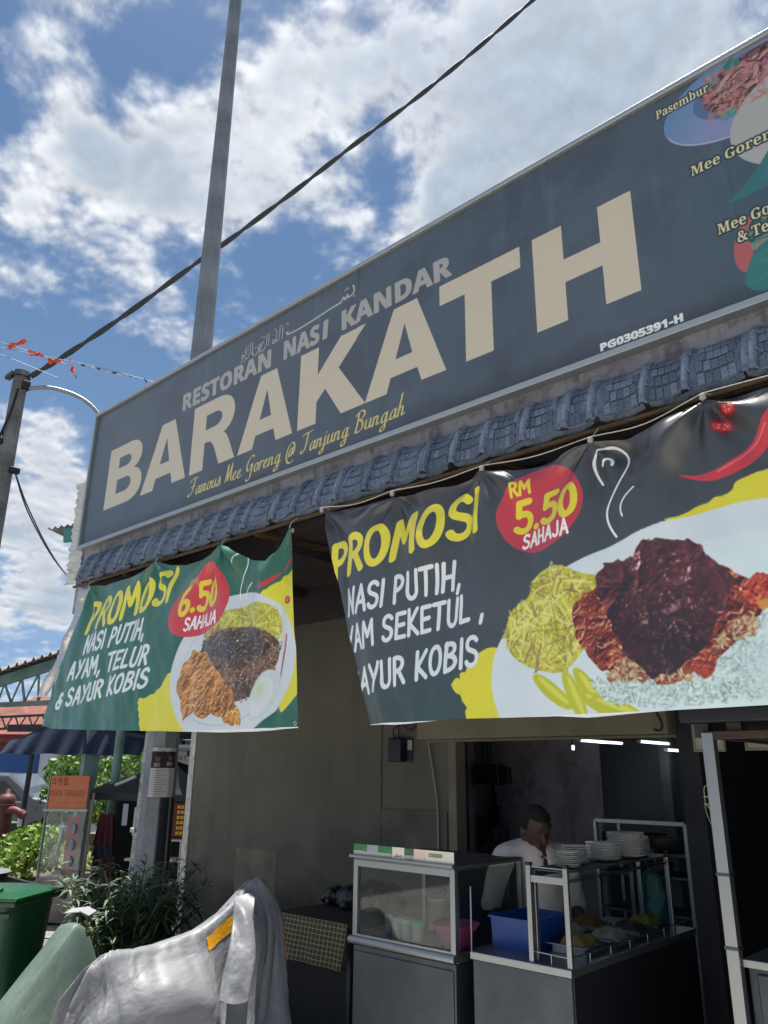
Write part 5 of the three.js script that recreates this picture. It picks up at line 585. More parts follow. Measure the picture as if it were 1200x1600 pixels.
// ---------------------------------------------------------------- covered scooter, tarpaulin, bin, plant
const silver = M('#ffffff', .54, { map: every(T.tone([114, 116, 121], .08, 6, .05), 1), metalness: .04, bump: .01, bumpMap: every(T.wrinkle, .9) });
{
  const s = thing('scooter_cover', 'silver grey rain cover with yellow bands draped over a parked scooter', 'scooter cover');
  const ridge = new THREE.CatmullRomCurve3([[-4.0, .83, -2.26], [-4.0, .875, -2.34], [-4.02, .865, -2.5], [-4.02, .905, -2.84], [-4.0, 1.0, -3.04], [-4.01, 1.11, -3.19], [-4.0, 1.15, -3.26], [-4.0, 1.08, -3.34]].map(V));
  const loop = (q) => { const a = q * 6.2832, c = Math.cos(a), n = Math.sin(a), k = Math.pow(Math.pow(Math.abs(c), 3) + Math.pow(Math.abs(n), 3), -1 / 3); return [-4.0 + .38 * n * k, -2.74 + .58 * c * k]; };   // q = 0 behind the tail, .25 on the street side, .5 before the front wheel
  const at = (q, t, lift = 0) => {
    const [hx, hz] = loop(q), along = clamp((-2.24 - lerp(hz, -2.74, .05)) / 1.0), R = ridge.getPoint(clamp(along * .98 + .01)), e = Math.pow(t, .78), drop = Math.pow(t, 1.12);
    let x = lerp(R.x, hx, e), z = lerp(R.z, hz, e), y = lerp(R.y, .1, drop);
    const ox = hx + 4.0, oz = (hz + 2.74) * .6, l = Math.hypot(ox, oz) || 1, big = fbm(q * 14 + t * .9 + 3, t * .9 + 2, 2), mid = fbm(q * 30 + t * 1.2 + 30, t * .9 + 9, 2), sag = Math.sin(Math.PI * clamp(t * 1.5)) * .05 * (1 - Math.abs(along - .45) * 1.6);
    const f = Math.pow(t, .55) * ((1 - Math.abs(big * 2 - 1) * 2.4) * .1 + (1 - Math.abs(mid * 2 - 1) * 2.4) * .03) - sag + .075 * Math.exp(-Math.pow((along - .86) / .13, 2) - Math.pow((t - .26) / .16, 2)) + .05 * Math.exp(-Math.pow((along - .08) / .2, 2) - Math.pow((t - .22) / .2, 2)) * sstep(0, .1, t) + lift;
    return [x + ox / l * f, y + f * .1 * sstep(0, .3, t) + (fbm(q * 50, t * 9, 3) - .5) * .008 * sstep(0, .2, t), z + oz / l * f];
  };
  const NU = 230, NV = 84, bars = []; for (let k = 0; k < 9; k++) { const a = ridge.getPoint(k / 9), b = ridge.getPoint((k + 1) / 9); bars.push([[a.x, a.y - .045, a.z], [b.x, b.y - .045, b.z], .045]); }
  bars.push([[-4.0, .55, -2.4], [-4.0, .55, -2.75], .22, .2], [[-4.0, .3, -2.4], [-4.0, .3, -3.15], .26], [[-4.25, .93, -3.14], [-3.75, .93, -3.14], .04], [[-4.0, .62, -3.12], [-4.0, .85, -3.16], .17, .12], [[-4.0, .2, -2.3], [-4.0, .2, -3.2], .3]);
  const cl = drape({ nu: NU, nv: NV, start: (u, v) => at(u - .25, 1 - v), bars, held: (i, j) => j === NV, steps: 100, iter: 7, rest: 1.12, stiff: .04, damp: .94, seed: 3, floor: .03 });
  for (let j = 0; j <= NV; j++) for (let i = 0; i <= NU; i++) { // creases that run down from the ridge and spread from the tail
    const a = (j * (NU + 1) + i) * 3, q = i / NU - .25, t = 1 - j / NV, dx = cl.P[a] + 4.0, dz = (cl.P[a + 2] + 2.75) * .5, l = Math.hypot(dx, dz) || 1, rg = (v) => 1 - Math.abs(v * 2 - 1) * 2.3, side = sstep(.12, .3, q) * sstep(.5, .38, q);
    const f = sstep(0, .18, t) * (.055 * rg(fbm(q * 13 + t * .9 * side + 4, t * .8 + 1, 2)) + .018 * rg(fbm(q * 27 + t * 2.2 * side + 9, t * 1.3 + 7, 2)) + .012 * (fbm(q * 40 + 3, t * 9, 3) - .5) + .03 * rg(clamp(.5 + (q - .17 - t * .22) * 7)) * Math.exp(-Math.pow((q - .17 - t * .22) / .07, 2)));
    cl.P[a] += dx / l * f; cl.P[a + 2] += dz / l * f * 1.2; cl.P[a + 1] += f * .12;
  }
  obj('cover', clothGeometry(cl, 0, NU, 0, NV, 0, [3.4, 1.2]), silver, s);
  const yellow = M('#c98f14', .42, { bump: .002, bumpMap: every(T.wrinkle, .3) }), band = (q0, q1, t0, t1) => obj('yellow_band', clothGeometry(cl, Math.round((q0 + .25) * NU), Math.round((q1 + .25) * NU), Math.round((1 - t1) * NV), Math.round((1 - t0) * NV), .003, [.3, .1]), yellow, s);
  band(.24, .288, .045, .09); band(.4, .45, .2, .36);
  const hang = (path, w0, w1, seed) => { const cv = new THREE.CatmullRomCurve3(path.map(V)); return sheet(28, 60, (u, v) => { const a = u * Math.PI * 2, p = cv.getPoint(v), w = lerp(w0, w1, v) * (1 + .1 * Math.sin(v * 9 + seed)), d = lerp(.035, .022, v) + .008 * Math.sin(a * 3 + v * 8 + seed) + .014 * (fbm(a + 3 + seed, v * 7, 3) - .5); return [p.x + Math.cos(a) * w * .5 + Math.sin(a) * d * .8, p.y + .008 * Math.sin(a * 2 + v * 15), p.z - Math.cos(a) * w * .8 + Math.sin(a) * d * .7]; }); };
  obj('sleeve', hang([[-3.97, 1.07, -3.16], [-3.85, .99, -3.06], [-3.73, .82, -2.97], [-3.66, .62, -2.88]], .055, .085, 1), silver, s, 'empty sleeve of the cover hanging down its side');
}
{
  const o = thing('tarpaulin', 'grey green tarpaulin draped over a sloping bar beside the green bin', 'tarpaulin');
  const at = (s) => { const b = s < .1 ? sstep(.1, 0, s) : 0, R = [lerp(-4.79, -4.64, s), lerp(.95, .08, s) - .3 * b * b, lerp(-2.62, -1.78, s) - .12 * b]; return new THREE.CatmullRomCurve3([[R[0] - .42, .04, R[2] - .05], [R[0] - .3, R[1] * .55, R[2] - .03], [R[0] - .2, R[1] - .02, R[2] - .01], [R[0], R[1], R[2]], [R[0] + .09, R[1] * .67, R[2] + .05], [R[0] + .18, R[1] * .34, R[2] + .1], [R[0] + .27, .03, R[2] + .15]].map(V)); };
  obj('sheet', sheet(60, 70, (u, v) => { const s = Math.pow(1 - v, 1), cv = at(s), K = cv.points, q = clamp(u * 6, 0, 5.999), kk = Math.floor(q), p = K[kk].clone().lerp(K[kk + 1], q - kk).lerp(cv.getPoint(u), .35), f = (fbm(u * 4 + 3, s * 2 + 8, 3) - .5) * .035 * (1 - Math.exp(-Math.pow((u - .5) / .1, 2))); return [p.x + f * (u > .5 ? 1 : -.6), p.y + f * .5, p.z + f * .4]; }, (u, v) => [u * 1.6, v * 1.2]), M('#ffffff', .5, { map: every(T.tone([84, 100, 92], .14, 6, .1), 1.3), bump: .003, bumpMap: every(T.wrinkle, .9) }), o);
  const f = thing('cardboard_sheet', 'pale folded sheet of card lying on top of the tarpaulin', 'cardboard', [-4.9, .935, -2.62], .5); obj('card', [rb(.13, .006, .08, [0, 0, 0], .002, [.2, 0, .12]), rb(.07, .006, .08, [.08, .0, .01], .002, [.2, 0, -.35])], M('#84858a', .8), f);
}
{
  const b = thing('wheelie_bin', 'dark green wheeled bin with a shiny green lid', 'bin', [-6.02, .02, -2.66], .6), g = M('#123a24', .42, { bump: .0008 }), lidM = M('#134a26', .25, { bump: .0005 });
  const sec = (y, w, d) => [w, y, d], body = sheet(24, 8, (u, v) => { const a = u * Math.PI * 2, w = lerp(.2, .245, v), d = lerp(.22, .275, v), c = Math.cos(a), s = Math.sin(a), k = Math.pow(Math.pow(Math.abs(c), 8) + Math.pow(Math.abs(s), 8), -1 / 8); return [c * k * w, lerp(.06, .87, v), s * k * d]; }); obj('body', body, g, b);
  obj('rim', [rb(.53, .04, .59, [0, .87, 0], .015), rb(.46, .03, .02, [0, .8, .275], .008)], g, b); obj('grip', [rb(.3, .025, .03, [0, .9, -.33], .01), rb(.025, .04, .08, [-.15, .89, -.3], .01), rb(.025, .04, .08, [.15, .89, -.3], .01)], g, b);
  obj('lid', [sheet(14, 14, (u, v) => [(u - .5) * .55, .9 + .045 * (1 - Math.pow(Math.abs(u - .5) * 2, 4)) * (1 - Math.pow(Math.abs(v - .5) * 2, 4)), (v - .5) * .61]), rb(.55, .022, .61, [0, .898, 0], .008)], lidM, b, 'bright green lid'); obj('lid_handle', [rb(.2, .03, .05, [0, .94, .2], .012), rb(.18, .02, .03, [0, .925, .31], .008)], lidM, b);
  for (const s of [-1, 1]) { const w = obj('wheel', placeG(new THREE.CylinderGeometry(.1, .1, .05, 24), [s * .23, .1, -.24], [0, 0, Math.PI / 2]), blackPlastic, b); obj('hub', placeG(new THREE.CylinderGeometry(.04, .04, .056, 16), [s * .23, .1, -.24], [0, 0, Math.PI / 2]), g, w); }
}
function blade(len, w, bend) { const g = sheet(2, 5, (u, v) => { const k = Math.sin(Math.PI * Math.pow(v, .7)) * w * (u - .5) * 2; return [k, len * v * (1 - bend * .3 * v), len * bend * v * v * .6 + Math.abs(u - .5) * w * .3]; }); return plain(g); }
function leavesOf(list, seedGeo) { return mergeGeometries(list.map((m) => seedGeo[m[1]].clone().applyMatrix4(m[0]))); }
const leafM = (hex, tr = .35) => M(hex, .6, { transmission: tr, thickness: 0 });
{
  const p = thing('bamboo_plant', 'dark narrow leaved bamboo plant growing before the pole and wall end', 'plant', [-5.62, 0, -3.42]), r = rng(12), G = [blade(.11, .008, .5), blade(.14, .0095, .8), blade(.09, .0065, .3)], L = [], stems = [], d = new THREE.Object3D(), near = [];
  for (let i = 0; i < 210; i++) {
    const a = r() * 6.28, lean = .1 + r() * .42, h = .68 + r() * .54, pts = [...Array(6)].map((_, k) => { const t = k / 5; return [Math.cos(a) * (lean * t * t + .05), h * t * (1 - .1 * t), Math.sin(a) * (lean * t * t + .05)]; }); stems.push(tu(pts, .0035, 8, 4));
    const cv = new THREE.CatmullRomCurve3(pts.map(V));
    for (let k = 0; k < 17; k++) { const t = .2 + .8 * r(), q = cv.getPoint(t), b = r() * 6.28; for (let m = 0; m < 3; m++) { d.position.copy(q); d.rotation.set(0, b + (m - 1) * .7 + r() * .4, 0); d.rotateX(.7 + r() * 1.0); d.scale.setScalar(.7 + r() * .7); d.updateMatrix(); const e = [d.matrix.clone(), Math.floor(r() * 3)]; if (near.length < 220 && q.z > .12 && q.y > .45 && r() < .5) near.push(e); else L.push(e); } }
  }
  obj('stems', stems, M('#4b5a2a', .7), p); const f = obj('leaves', leavesOf(L, G), leafM('#2d4c2a', .3), p); f.userData.kind = 'stuff'; const lm = [leafM('#35562a'), leafM('#2a4522'), leafM('#456a34')];
  for (const [m, k] of near) { const l = piece('leaf', G[k], lm[Math.floor(r() * 3)], p); m.decompose(l.position, l.quaternion, l.scale); }
}
// ---------------------------------------------------------------- lamp mast, far pole, cables
{
  const p = thing('lamp_mast', 'tall grey tapering lamp mast rising behind the sign board', 'lamp post', [-8.24, 0, -5.22]), g = toned([122, 128, 134], .14, 1.6, .55, { spots: .1, more: { metalness: .25 } });
  const oct = (y0, y1, r0, r1) => new THREE.CylinderGeometry(r1, r0, y1 - y0, 8, 1).translate(0, (y0 + y1) / 2, 0).rotateY(.3); obj('mast', [oct(0, 3.4, .2, .165), oct(3.4, 17, .165, .075)].map((q) => q.toNonIndexed()).map((q) => { q.computeVertexNormals(); return q; }), g, p); obj('painted_shade', sheet(6, 20, (u, v) => { const a = lerp(1.1, 2.5, u), q = ((a - .3 + 20) % (Math.PI / 4)), k = Math.cos(Math.PI / 8) / Math.cos(q - Math.PI / 8) * (.2 - v * .0135) + .006; return [Math.sin(a) * k, lerp(.1, 1.45, v), Math.cos(a) * k]; }), M('#1a2028', .6), p); obj('collar', oct(3.34, 3.42, .18, .14), g, p);  // the dark sheet paints shade onto the lower right face of the mast
  obj('base_plate', [rb(.6, .03, .6, [0, .03, 0], .005)], galv, p); obj('side_channel', [beam([-.2, 0, .12], [-.14, 3.2, .08], .09, .06), rb(.1, .05, .08, [-.2, 1.1, .13], .01)], toned([168, 171, 172], .2, .8, .5, { spots: .4 }), p, 'pale mottled channel down the mast side');
  const c = canvas(256, 384), x = c.getContext('2d'), r = rng(3); x.fillStyle = '#b6b2b2'; x.fillRect(0, 0, 256, 384); x.fillStyle = '#241f24'; x.fillRect(0, 30, 256, 130); for (const [a, b] of [[70, 70], [190, 62]]) { x.fillStyle = '#6b4e44'; x.beginPath(); x.ellipse(a, b + 10, 24, 32, 0, 0, 7); x.fill(); x.fillStyle = '#17131a'; x.beginPath(); x.ellipse(a, b - 14, 30, 18, 0, 0, 7); x.fill(); x.fillStyle = '#7d7a80'; x.fillRect(a - 36, b + 50, 60, 30); } x.fillStyle = '#8e8a8c'; for (let i = 0; i < 11; i++) x.fillRect(18, 178 + i * 18, 90 + r() * 120, 6); const t = new THREE.CanvasTexture(c); t.colorSpace = THREE.SRGBColorSpace;
  const o = thing('pasted_poster', 'torn paper poster with two faces pasted round the lamp mast', 'poster', [-8.24, 0, -5.22]); obj('paper', sheet(20, 6, (u, v) => { const a = lerp(.35, 1.95, u), q = ((a - .3 + 20) % (Math.PI / 4)), k = Math.cos(Math.PI / 8) / Math.cos(q - Math.PI / 8) * (.19 - v * .006) + .014; return [Math.sin(a) * k, lerp(1.46, 1.99, v) + (v > .9 ? (r() - .5) * .02 : 0), Math.cos(a) * k]; }, (u, v) => [u, v]), M('#ffffff', .8, { map: t, bump: .001 }), o);
}
{
  const p = thing('utility_pole', 'round grey utility pole with cable brackets at the left edge', 'utility pole', [-12.36, 0, -4.42]); obj('pole', cy([0, 0, 0], [.0, 8.0, 0], .17, .115, 18), toned([112, 112, 110], .25, 1.6, .85, { spots: .2 }), p); obj('pole_cap', [cy([0, 7.96, 0], [0, 8.06, 0], .15, .13, 18), rb(.3, .08, .1, [-.12, 8.0, .12], .02)], dullSteel, p); obj('bracket', [rb(.12, .16, .12, [.13, 7.78, -.05], .02), rb(.1, .1, .3, [.0, 6.75, .1], .02), rb(.1, .1, .16, [.14, 6.28, -.1], .02), rb(.24, .05, .05, [-.1, 6.9, .14], .01), rb(.3, .04, .04, [-.15, 6.8, .16], .01)], blackPlastic, p);
  obj('pole_strap', [tu([[.1, 7.7, .05], [.12, 7.2, .12], [.0, 6.8, .17]], .02, 20, 6), tu([[-.08, 6.9, .16], [-.25, 6.6, .2], [-.1, 6.2, .18]], .02, 20, 6)], blackPlastic, p);
  obj('lamp_arm', tu([[.1, 7.72, -.02], [.35, 7.79, -.35], [.62, 7.68, -.75], [.8, 7.45, -1.0], [.92, 7.1, -1.15]], .035, 40, 10), galv, p);
}
{
  const twist = (pts, rad, r, turns) => { const cv = new THREE.CatmullRomCurve3(pts.map(V)); return [0, 1.5].map((k) => tu([...Array(turns * 8 + 1)].map((_, i) => { const t = i / (turns * 8), q = cv.getPoint(t), a = t * turns * 6.283 + k * 2.094; return [q.x + Math.cos(a) * rad * .6, q.y + Math.sin(a) * rad, q.z + Math.cos(a) * rad * .8]; }), r, turns * 24, 8)); };
  const c = thing('twisted_cable', 'thick twisted black power cable crossing the sky above the sign', 'cable'), blk = M('#33373a', .6); const pts = [[-12.25,7.99,-4.53],[-11.85,8.37,-4.86],[-11.07,9.18,-5.49],[-10.17,10.26,-6.26],[-9.94,10.55,-6.48],[-9.07,11.61,-7.22],[-8.20,12.71,-7.95],[-7.29,13.81,-8.71],[-6.44,14.93,-9.42],[-5.53,16.13,-10.13],[-4.44,17.55,-10.91]];
  for (const g of twist(pts, .022, .03, 10)) obj('strand', g, blk, c);
  const d = thing('service_cable', 'pair of thin black service cables sagging from the pole to the roof', 'cable'); for (const k of [0, 1]) obj('wire', tu([[-12.2, 6.3, -4.5], [-11.95 - k * .06, 5.6, -4.75], [-11.4, 4.6, -5.2], [-10.5, 3.98 + k * .0, -5.6]], .012, 24, 5), blackPlastic, d);
  tag(obj('thin_wire', tu([[-13.2, 5.3, -4.0], [-14, 3.6, -5]], .006, 6, 4), blackPlastic), 'thin wire dropping beside the utility pole at the left edge', 'wire');
  const b = thing('bunting', 'string of tattered orange flags and foil strung beside the utility pole', 'bunting'), r = rng(14), org = M('#d8481f', .7, { transmission: .3, thickness: 0 }), tin = M('#c8ccd0', .3, { metalness: .8 });
  obj('string', [tu([[-12.9, 8.5, -3.5], [-12.2, 8.3, -4.1], [-11.2, 8.05, -5.2], [-10.4, 7.75, -5.9]], .006, 20, 4), tu([[-12.9, 8.45, -3.5], [-12.3, 8.2, -4.0], [-11.7, 7.86, -4.75]], .006, 20, 4), tu([[-12.9, 8.6, -3.4], [-12.3, 8.42, -4.0], [-11.6, 8.1, -4.8]], .006, 20, 4)], M('#8d9096', .5), b);
  for (const [x, y, z, l, a] of [[-12.72, 8.42, -3.62, .3, -.9], [-12.25, 8.36, -4.1, .3, .25], [-12.02, 8.28, -4.35, .26, -.35], [-11.8, 8.14, -4.6, .2, -.1], [-11.55, 8.14, -4.85, .24, -1.5]]) obj('flag', sheet(8, 3, (u, v) => [x + Math.cos(a) * l * u + Math.sin(u * 8 + y) * .015, y + Math.sin(a) * l * u - (v - .5) * .1 * (1.1 - u * .5), z - .5 * l * u + Math.sin(u * 9 + v * 4) * .03]), org, b);
  for (let i = 0; i < 14; i++) { const t = .1 + i / 15 * .9, x = lerp(-11.5, -10.4, t), y = lerp(8.13, 7.75, t), z = lerp(-4.9, -5.9, t); obj('foil_tag', placeG(new THREE.BoxGeometry(.07, .025, .004), [x, y - .01 + (r() - .5) * .02, z], [r(), r() * 3, -.35 + (r() - .5)]), i % 3 ? tin : blackPlastic, b); }
}
// ---------------------------------------------------------------- the market lane on the left
const greenSteel = toned([104, 132, 124], .18, 1.4, .6), navy = M('#1c2b45', .8, { bump: .002 });
{
  const m = thing('market_roof', 'market roof of grey corrugated sheets on pale green trusses', 'roof'), sheetM = toned([122, 116, 112], .25, 2, .7);
  const at = (s, dy, back = 0) => [lerp(-17.89, -16.73, s) - back * .7, lerp(3.54, 3.99, s) + dy * 1.3, lerp(-7.06, -7.93, s) - back * .6];   // s = 0 at the left of the picture, 1 beside the banner
  const lo = (s, y) => [lerp(-18.0, -17.15, s), y + lerp(0, .06, s), lerp(-7.19, -7.94, s)];
  obj('roof_sheet', sheet(160, 3, (u, v) => { const s = lerp(-1.2, 1.15, u), k = Math.abs((((s * 8) % 1) + 1) % 1 - .5) * 2; return at(s, .13 + .07 * Math.max(0, .45 - k) * 2.2 + v * .12, v * 1.5 - .3); }), sheetM, m);
  obj('fascia', beam(at(-1.2, .0), at(1.6, .0), .06, .22), greenSteel, m); obj('lower_chord', beam(lo(-1.2, 3.06), lo(1.6, 3.06), .12, .1), greenSteel, m); obj('lower_chord', beam(lo(-1.2, 2.8), lo(1.6, 2.8), .06, .05), M('#39433f', .6), m); obj('lower_chord', beam(lo(-1.2, 2.55), lo(1.6, 2.55), .06, .05), M('#39433f', .6), m);
  for (let s = -1.2; s < 1.6; s += .26) { obj('web_bar', beam(at(s, -.06), lo(s + .13, 3.1), .04, .04), greenSteel, m); obj('web_bar', beam(lo(s + .13, 3.1), at(s + .26, -.06), .03, .03), greenSteel, m); obj('web_bar', beam(lo(s, 2.79), lo(s + .1, 2.56), .024, .024), M('#39433f', .6), m); obj('web_bar', beam(lo(s + .1, 2.56), lo(s + .2, 2.79), .024, .024), M('#39433f', .6), m); }
  obj('post', beam([-19.2, 0, -6.2], [-19.2, 3.2, -6.2], .14, .14), greenSteel, m); obj('post', beam([-22, 0, -11.5], [-22, 3.8, -11.5], .14, .14), greenSteel, m); obj('ceiling_sheet', sheet(1, 1, (u, v) => at(lerp(-1.2, 1.6, u), .08, .2 + v * 1.0)), M('#6c706e', .8), m);
}
{
  const a = thing('awning_frame', 'green steel post carrying a dark blue scalloped awning over the lane', 'awning'); obj('post', [beam([-10.99, 0, -5.75], [-10.83, 2.6, -5.72], .2, .16)], greenSteel, a, 'green square steel post'); obj('beam', [beam([-11.9, 2.3, -4.95], [-8.6, 2.34, -7.4], .08, .1), beam([-10.6, 2.25, -6.0], [-9.3, 2.1, -6.2], .05, .05), beam([-10.4, 2.1, -6.1], [-9.1, 2.34, -6.6], .03, .05)], darkPaint, a);
  obj('cloth', sheet(60, 10, (u, v) => { const x = lerp(-11.72, -10.2, u), z = lerp(-4.92, -6.25, u), top = lerp(2.14, 2.36, sstep(0, .35, u)), f = .03 * Math.sin(u * 46 + Math.sin(u * 9)) * (1 - v); return [x + f * .6, lerp(1.94 + .01 * Math.sin(u * 23), top, v), z + f + .12 * (1 - v)]; }), navy, a); obj('awning_top', sheet(10, 4, (u, v) => [lerp(-11.74, -10.2, u) - v * .5, lerp(2.14, 2.37, sstep(0, .35, u)) + v * .12, lerp(-4.9, -6.25, u) - v * .9]), M('#2c3c50', .7), a);
  const t = thing('stall_ceiling', 'dim corrugated ceiling over the market stalls behind the mast', 'roof'); obj('ceiling_sheet', sheet(60, 2, (u, v) => [lerp(-11, -7.75, u), 2.32 + .02 * Math.sin(u * 180) + v * .1, lerp(-5.9, -8.9, v) - u * .4]), M('#3a4144', .7), t); obj('ceiling_beam', [beam([-10.6, 2.2, -6.3], [-7.8, 2.24, -7.2], .06, .1), beam([-10.2, 1.98, -6.9], [-7.8, 2.04, -7.6], .06, .08)], darkPaint, t);
}
{
  const s = thing('noodle_stall', 'noodle stall with an orange signboard above its glass case', 'stall'), D = [.76, 0, -.65], N = [.65, 0, .76], O = [-9.86, 0, -4.72], at = (a, y, q = 0) => [O[0] + D[0] * a + N[0] * q, y, O[2] + D[2] * a + N[2] * q];
  const c = canvas(512, 432), x = c.getContext('2d'), r = rng(9); x.fillStyle = '#b9673c'; x.fillRect(0, 0, 512, 432); for (let i = 0; i < 500; i++) { x.fillStyle = css(170 + r() * 40, 90 + r() * 30, 50 + r() * 20, .1); x.fillRect(r() * 512, r() * 432, 10 + r() * 60, 6 + r() * 40); }
  x.strokeStyle = '#5e1f1c'; x.lineCap = 'round'; x.lineWidth = 11; ['M20 15L80 15M5 40L95 40M45 42L20 80L78 78M65 62L85 92', 'M15 12L85 12M5 35L95 35M50 12L12 62M52 36L90 60M28 62L28 92L72 92L72 62Z', 'M5 10L95 10M50 10L42 30M12 30L12 95L88 95L88 30ZM38 30L38 95M62 30L62 95M38 50L62 50M38 72L62 72'].forEach((d, i) => { x.save(); x.translate(16 + i * 76, 18); x.scale(.66, 1.05); x.stroke(new Path2D(d)); x.restore(); });
  x.fillStyle = '#45332a'; x.font = '100px sans-serif'; { const w = x.measureText('WAN TANMEE').width; x.save(); x.translate(10, 272); x.scale(470 / w, 1.2); x.fillText('WAN TANMEE', 0, 0); x.restore(); } x.fillStyle = '#7a4a34'; for (const [a, w] of [[30, 14], [60, 22], [190, 50], [246, 12], [380, 60], [458, 16]]) x.fillRect(a, 340 + (a % 3) * 4, w, 10); const t = new THREE.CanvasTexture(c); t.colorSpace = THREE.SRGBColorSpace;
  obj('signboard', sheet(1, 1, (u, v) => { const p = at(lerp(0, .475, u), lerp(1.285, 1.667, v), .012); return p; }, (u, v) => [u, v]), M('#ffffff', .5, { map: t }), s, 'orange signboard lettered in dark characters'); obj('signboard_back', [beam(at(0, 1.476), at(.475, 1.476), .02, .39)], dullSteel, s);
  obj('frame', [beam(at(-.01, .06), at(-.01, 1.68), .025, .025), beam(at(.485, .06), at(.485, 1.68), .025, .025), beam(at(-.05, 1.27, .01), at(.5, 1.27, .01), .03, .03), beam(at(-.02, .5), at(.49, .5), .03, .03), beam(at(-.01, .06, -.5), at(-.01, 1.27, -.5), .025, .025)], steel, s);
  obj('glass_pane', sheet(1, 1, (u, v) => at(lerp(0, .475, u), lerp(.52, 1.25, v), .004)), M('#eef4f2', .06, { transmission: .85, thickness: 0 }), s); obj('base', [beam(at(.24, .27, -.25), at(.24, .27, .02), .5, .46), beam(at(-.02, .5, -.26), at(.5, .5, -.26), .5, .02)], toned([138, 128, 122], .3, .7, .7), s);
  obj('menu_card', sheet(1, 1, (u, v) => at(lerp(.27, .42, u), lerp(.55, 1.2, v), -.01)), M('#a02a2c', .6), s, 'red menu strip with round blue dish photos'); for (const y of [.7, .88, 1.06]) obj('dish_photo', placeG(new THREE.CylinderGeometry(.062, .062, .006, 20), at(.345, y, .0), [Math.PI / 2, 0, 0]).translate(0, 0, 0), M('#5b8fa0', .6), s);
  const q = at(.17, .52, -.12), r2 = rng(10); const g = thing('steel_utensils', 'white and steel utensils inside the noodle stall glass case', 'utensils', q); obj('ladle', [tu([[0, .6, 0], [.02, .5, .02], [-.02, .35, .02], [-.06, .22, .02]], .018, 16, 8), lathe([[0, 0], [.05, .01], [.06, .05], [.05, .06], [0, .03]], [.03, .52, 0], 16)], M('#d5d6d6', .25, { metalness: .5 }), g); obj('noodle_pile', skin((x, y, z) => Math.hypot(x / 1.6, y, z) - .07 + (fbm(x * 30 + 4, y * 30 + z * 20, 3) - .5) * .05, [-.16, -.1, -.12], [.16, .12, .12], .012), M('#b7a892', .7, { bump: .004, size: .1 }), g); obj('strainer', [cy([-.08, .12, .03], [.05, .42, .03], .012, .012, 8), lathe([[0, 0], [.05, .02], [.06, .07]], [-.08, .1, .03], 14)], steel, g);
}
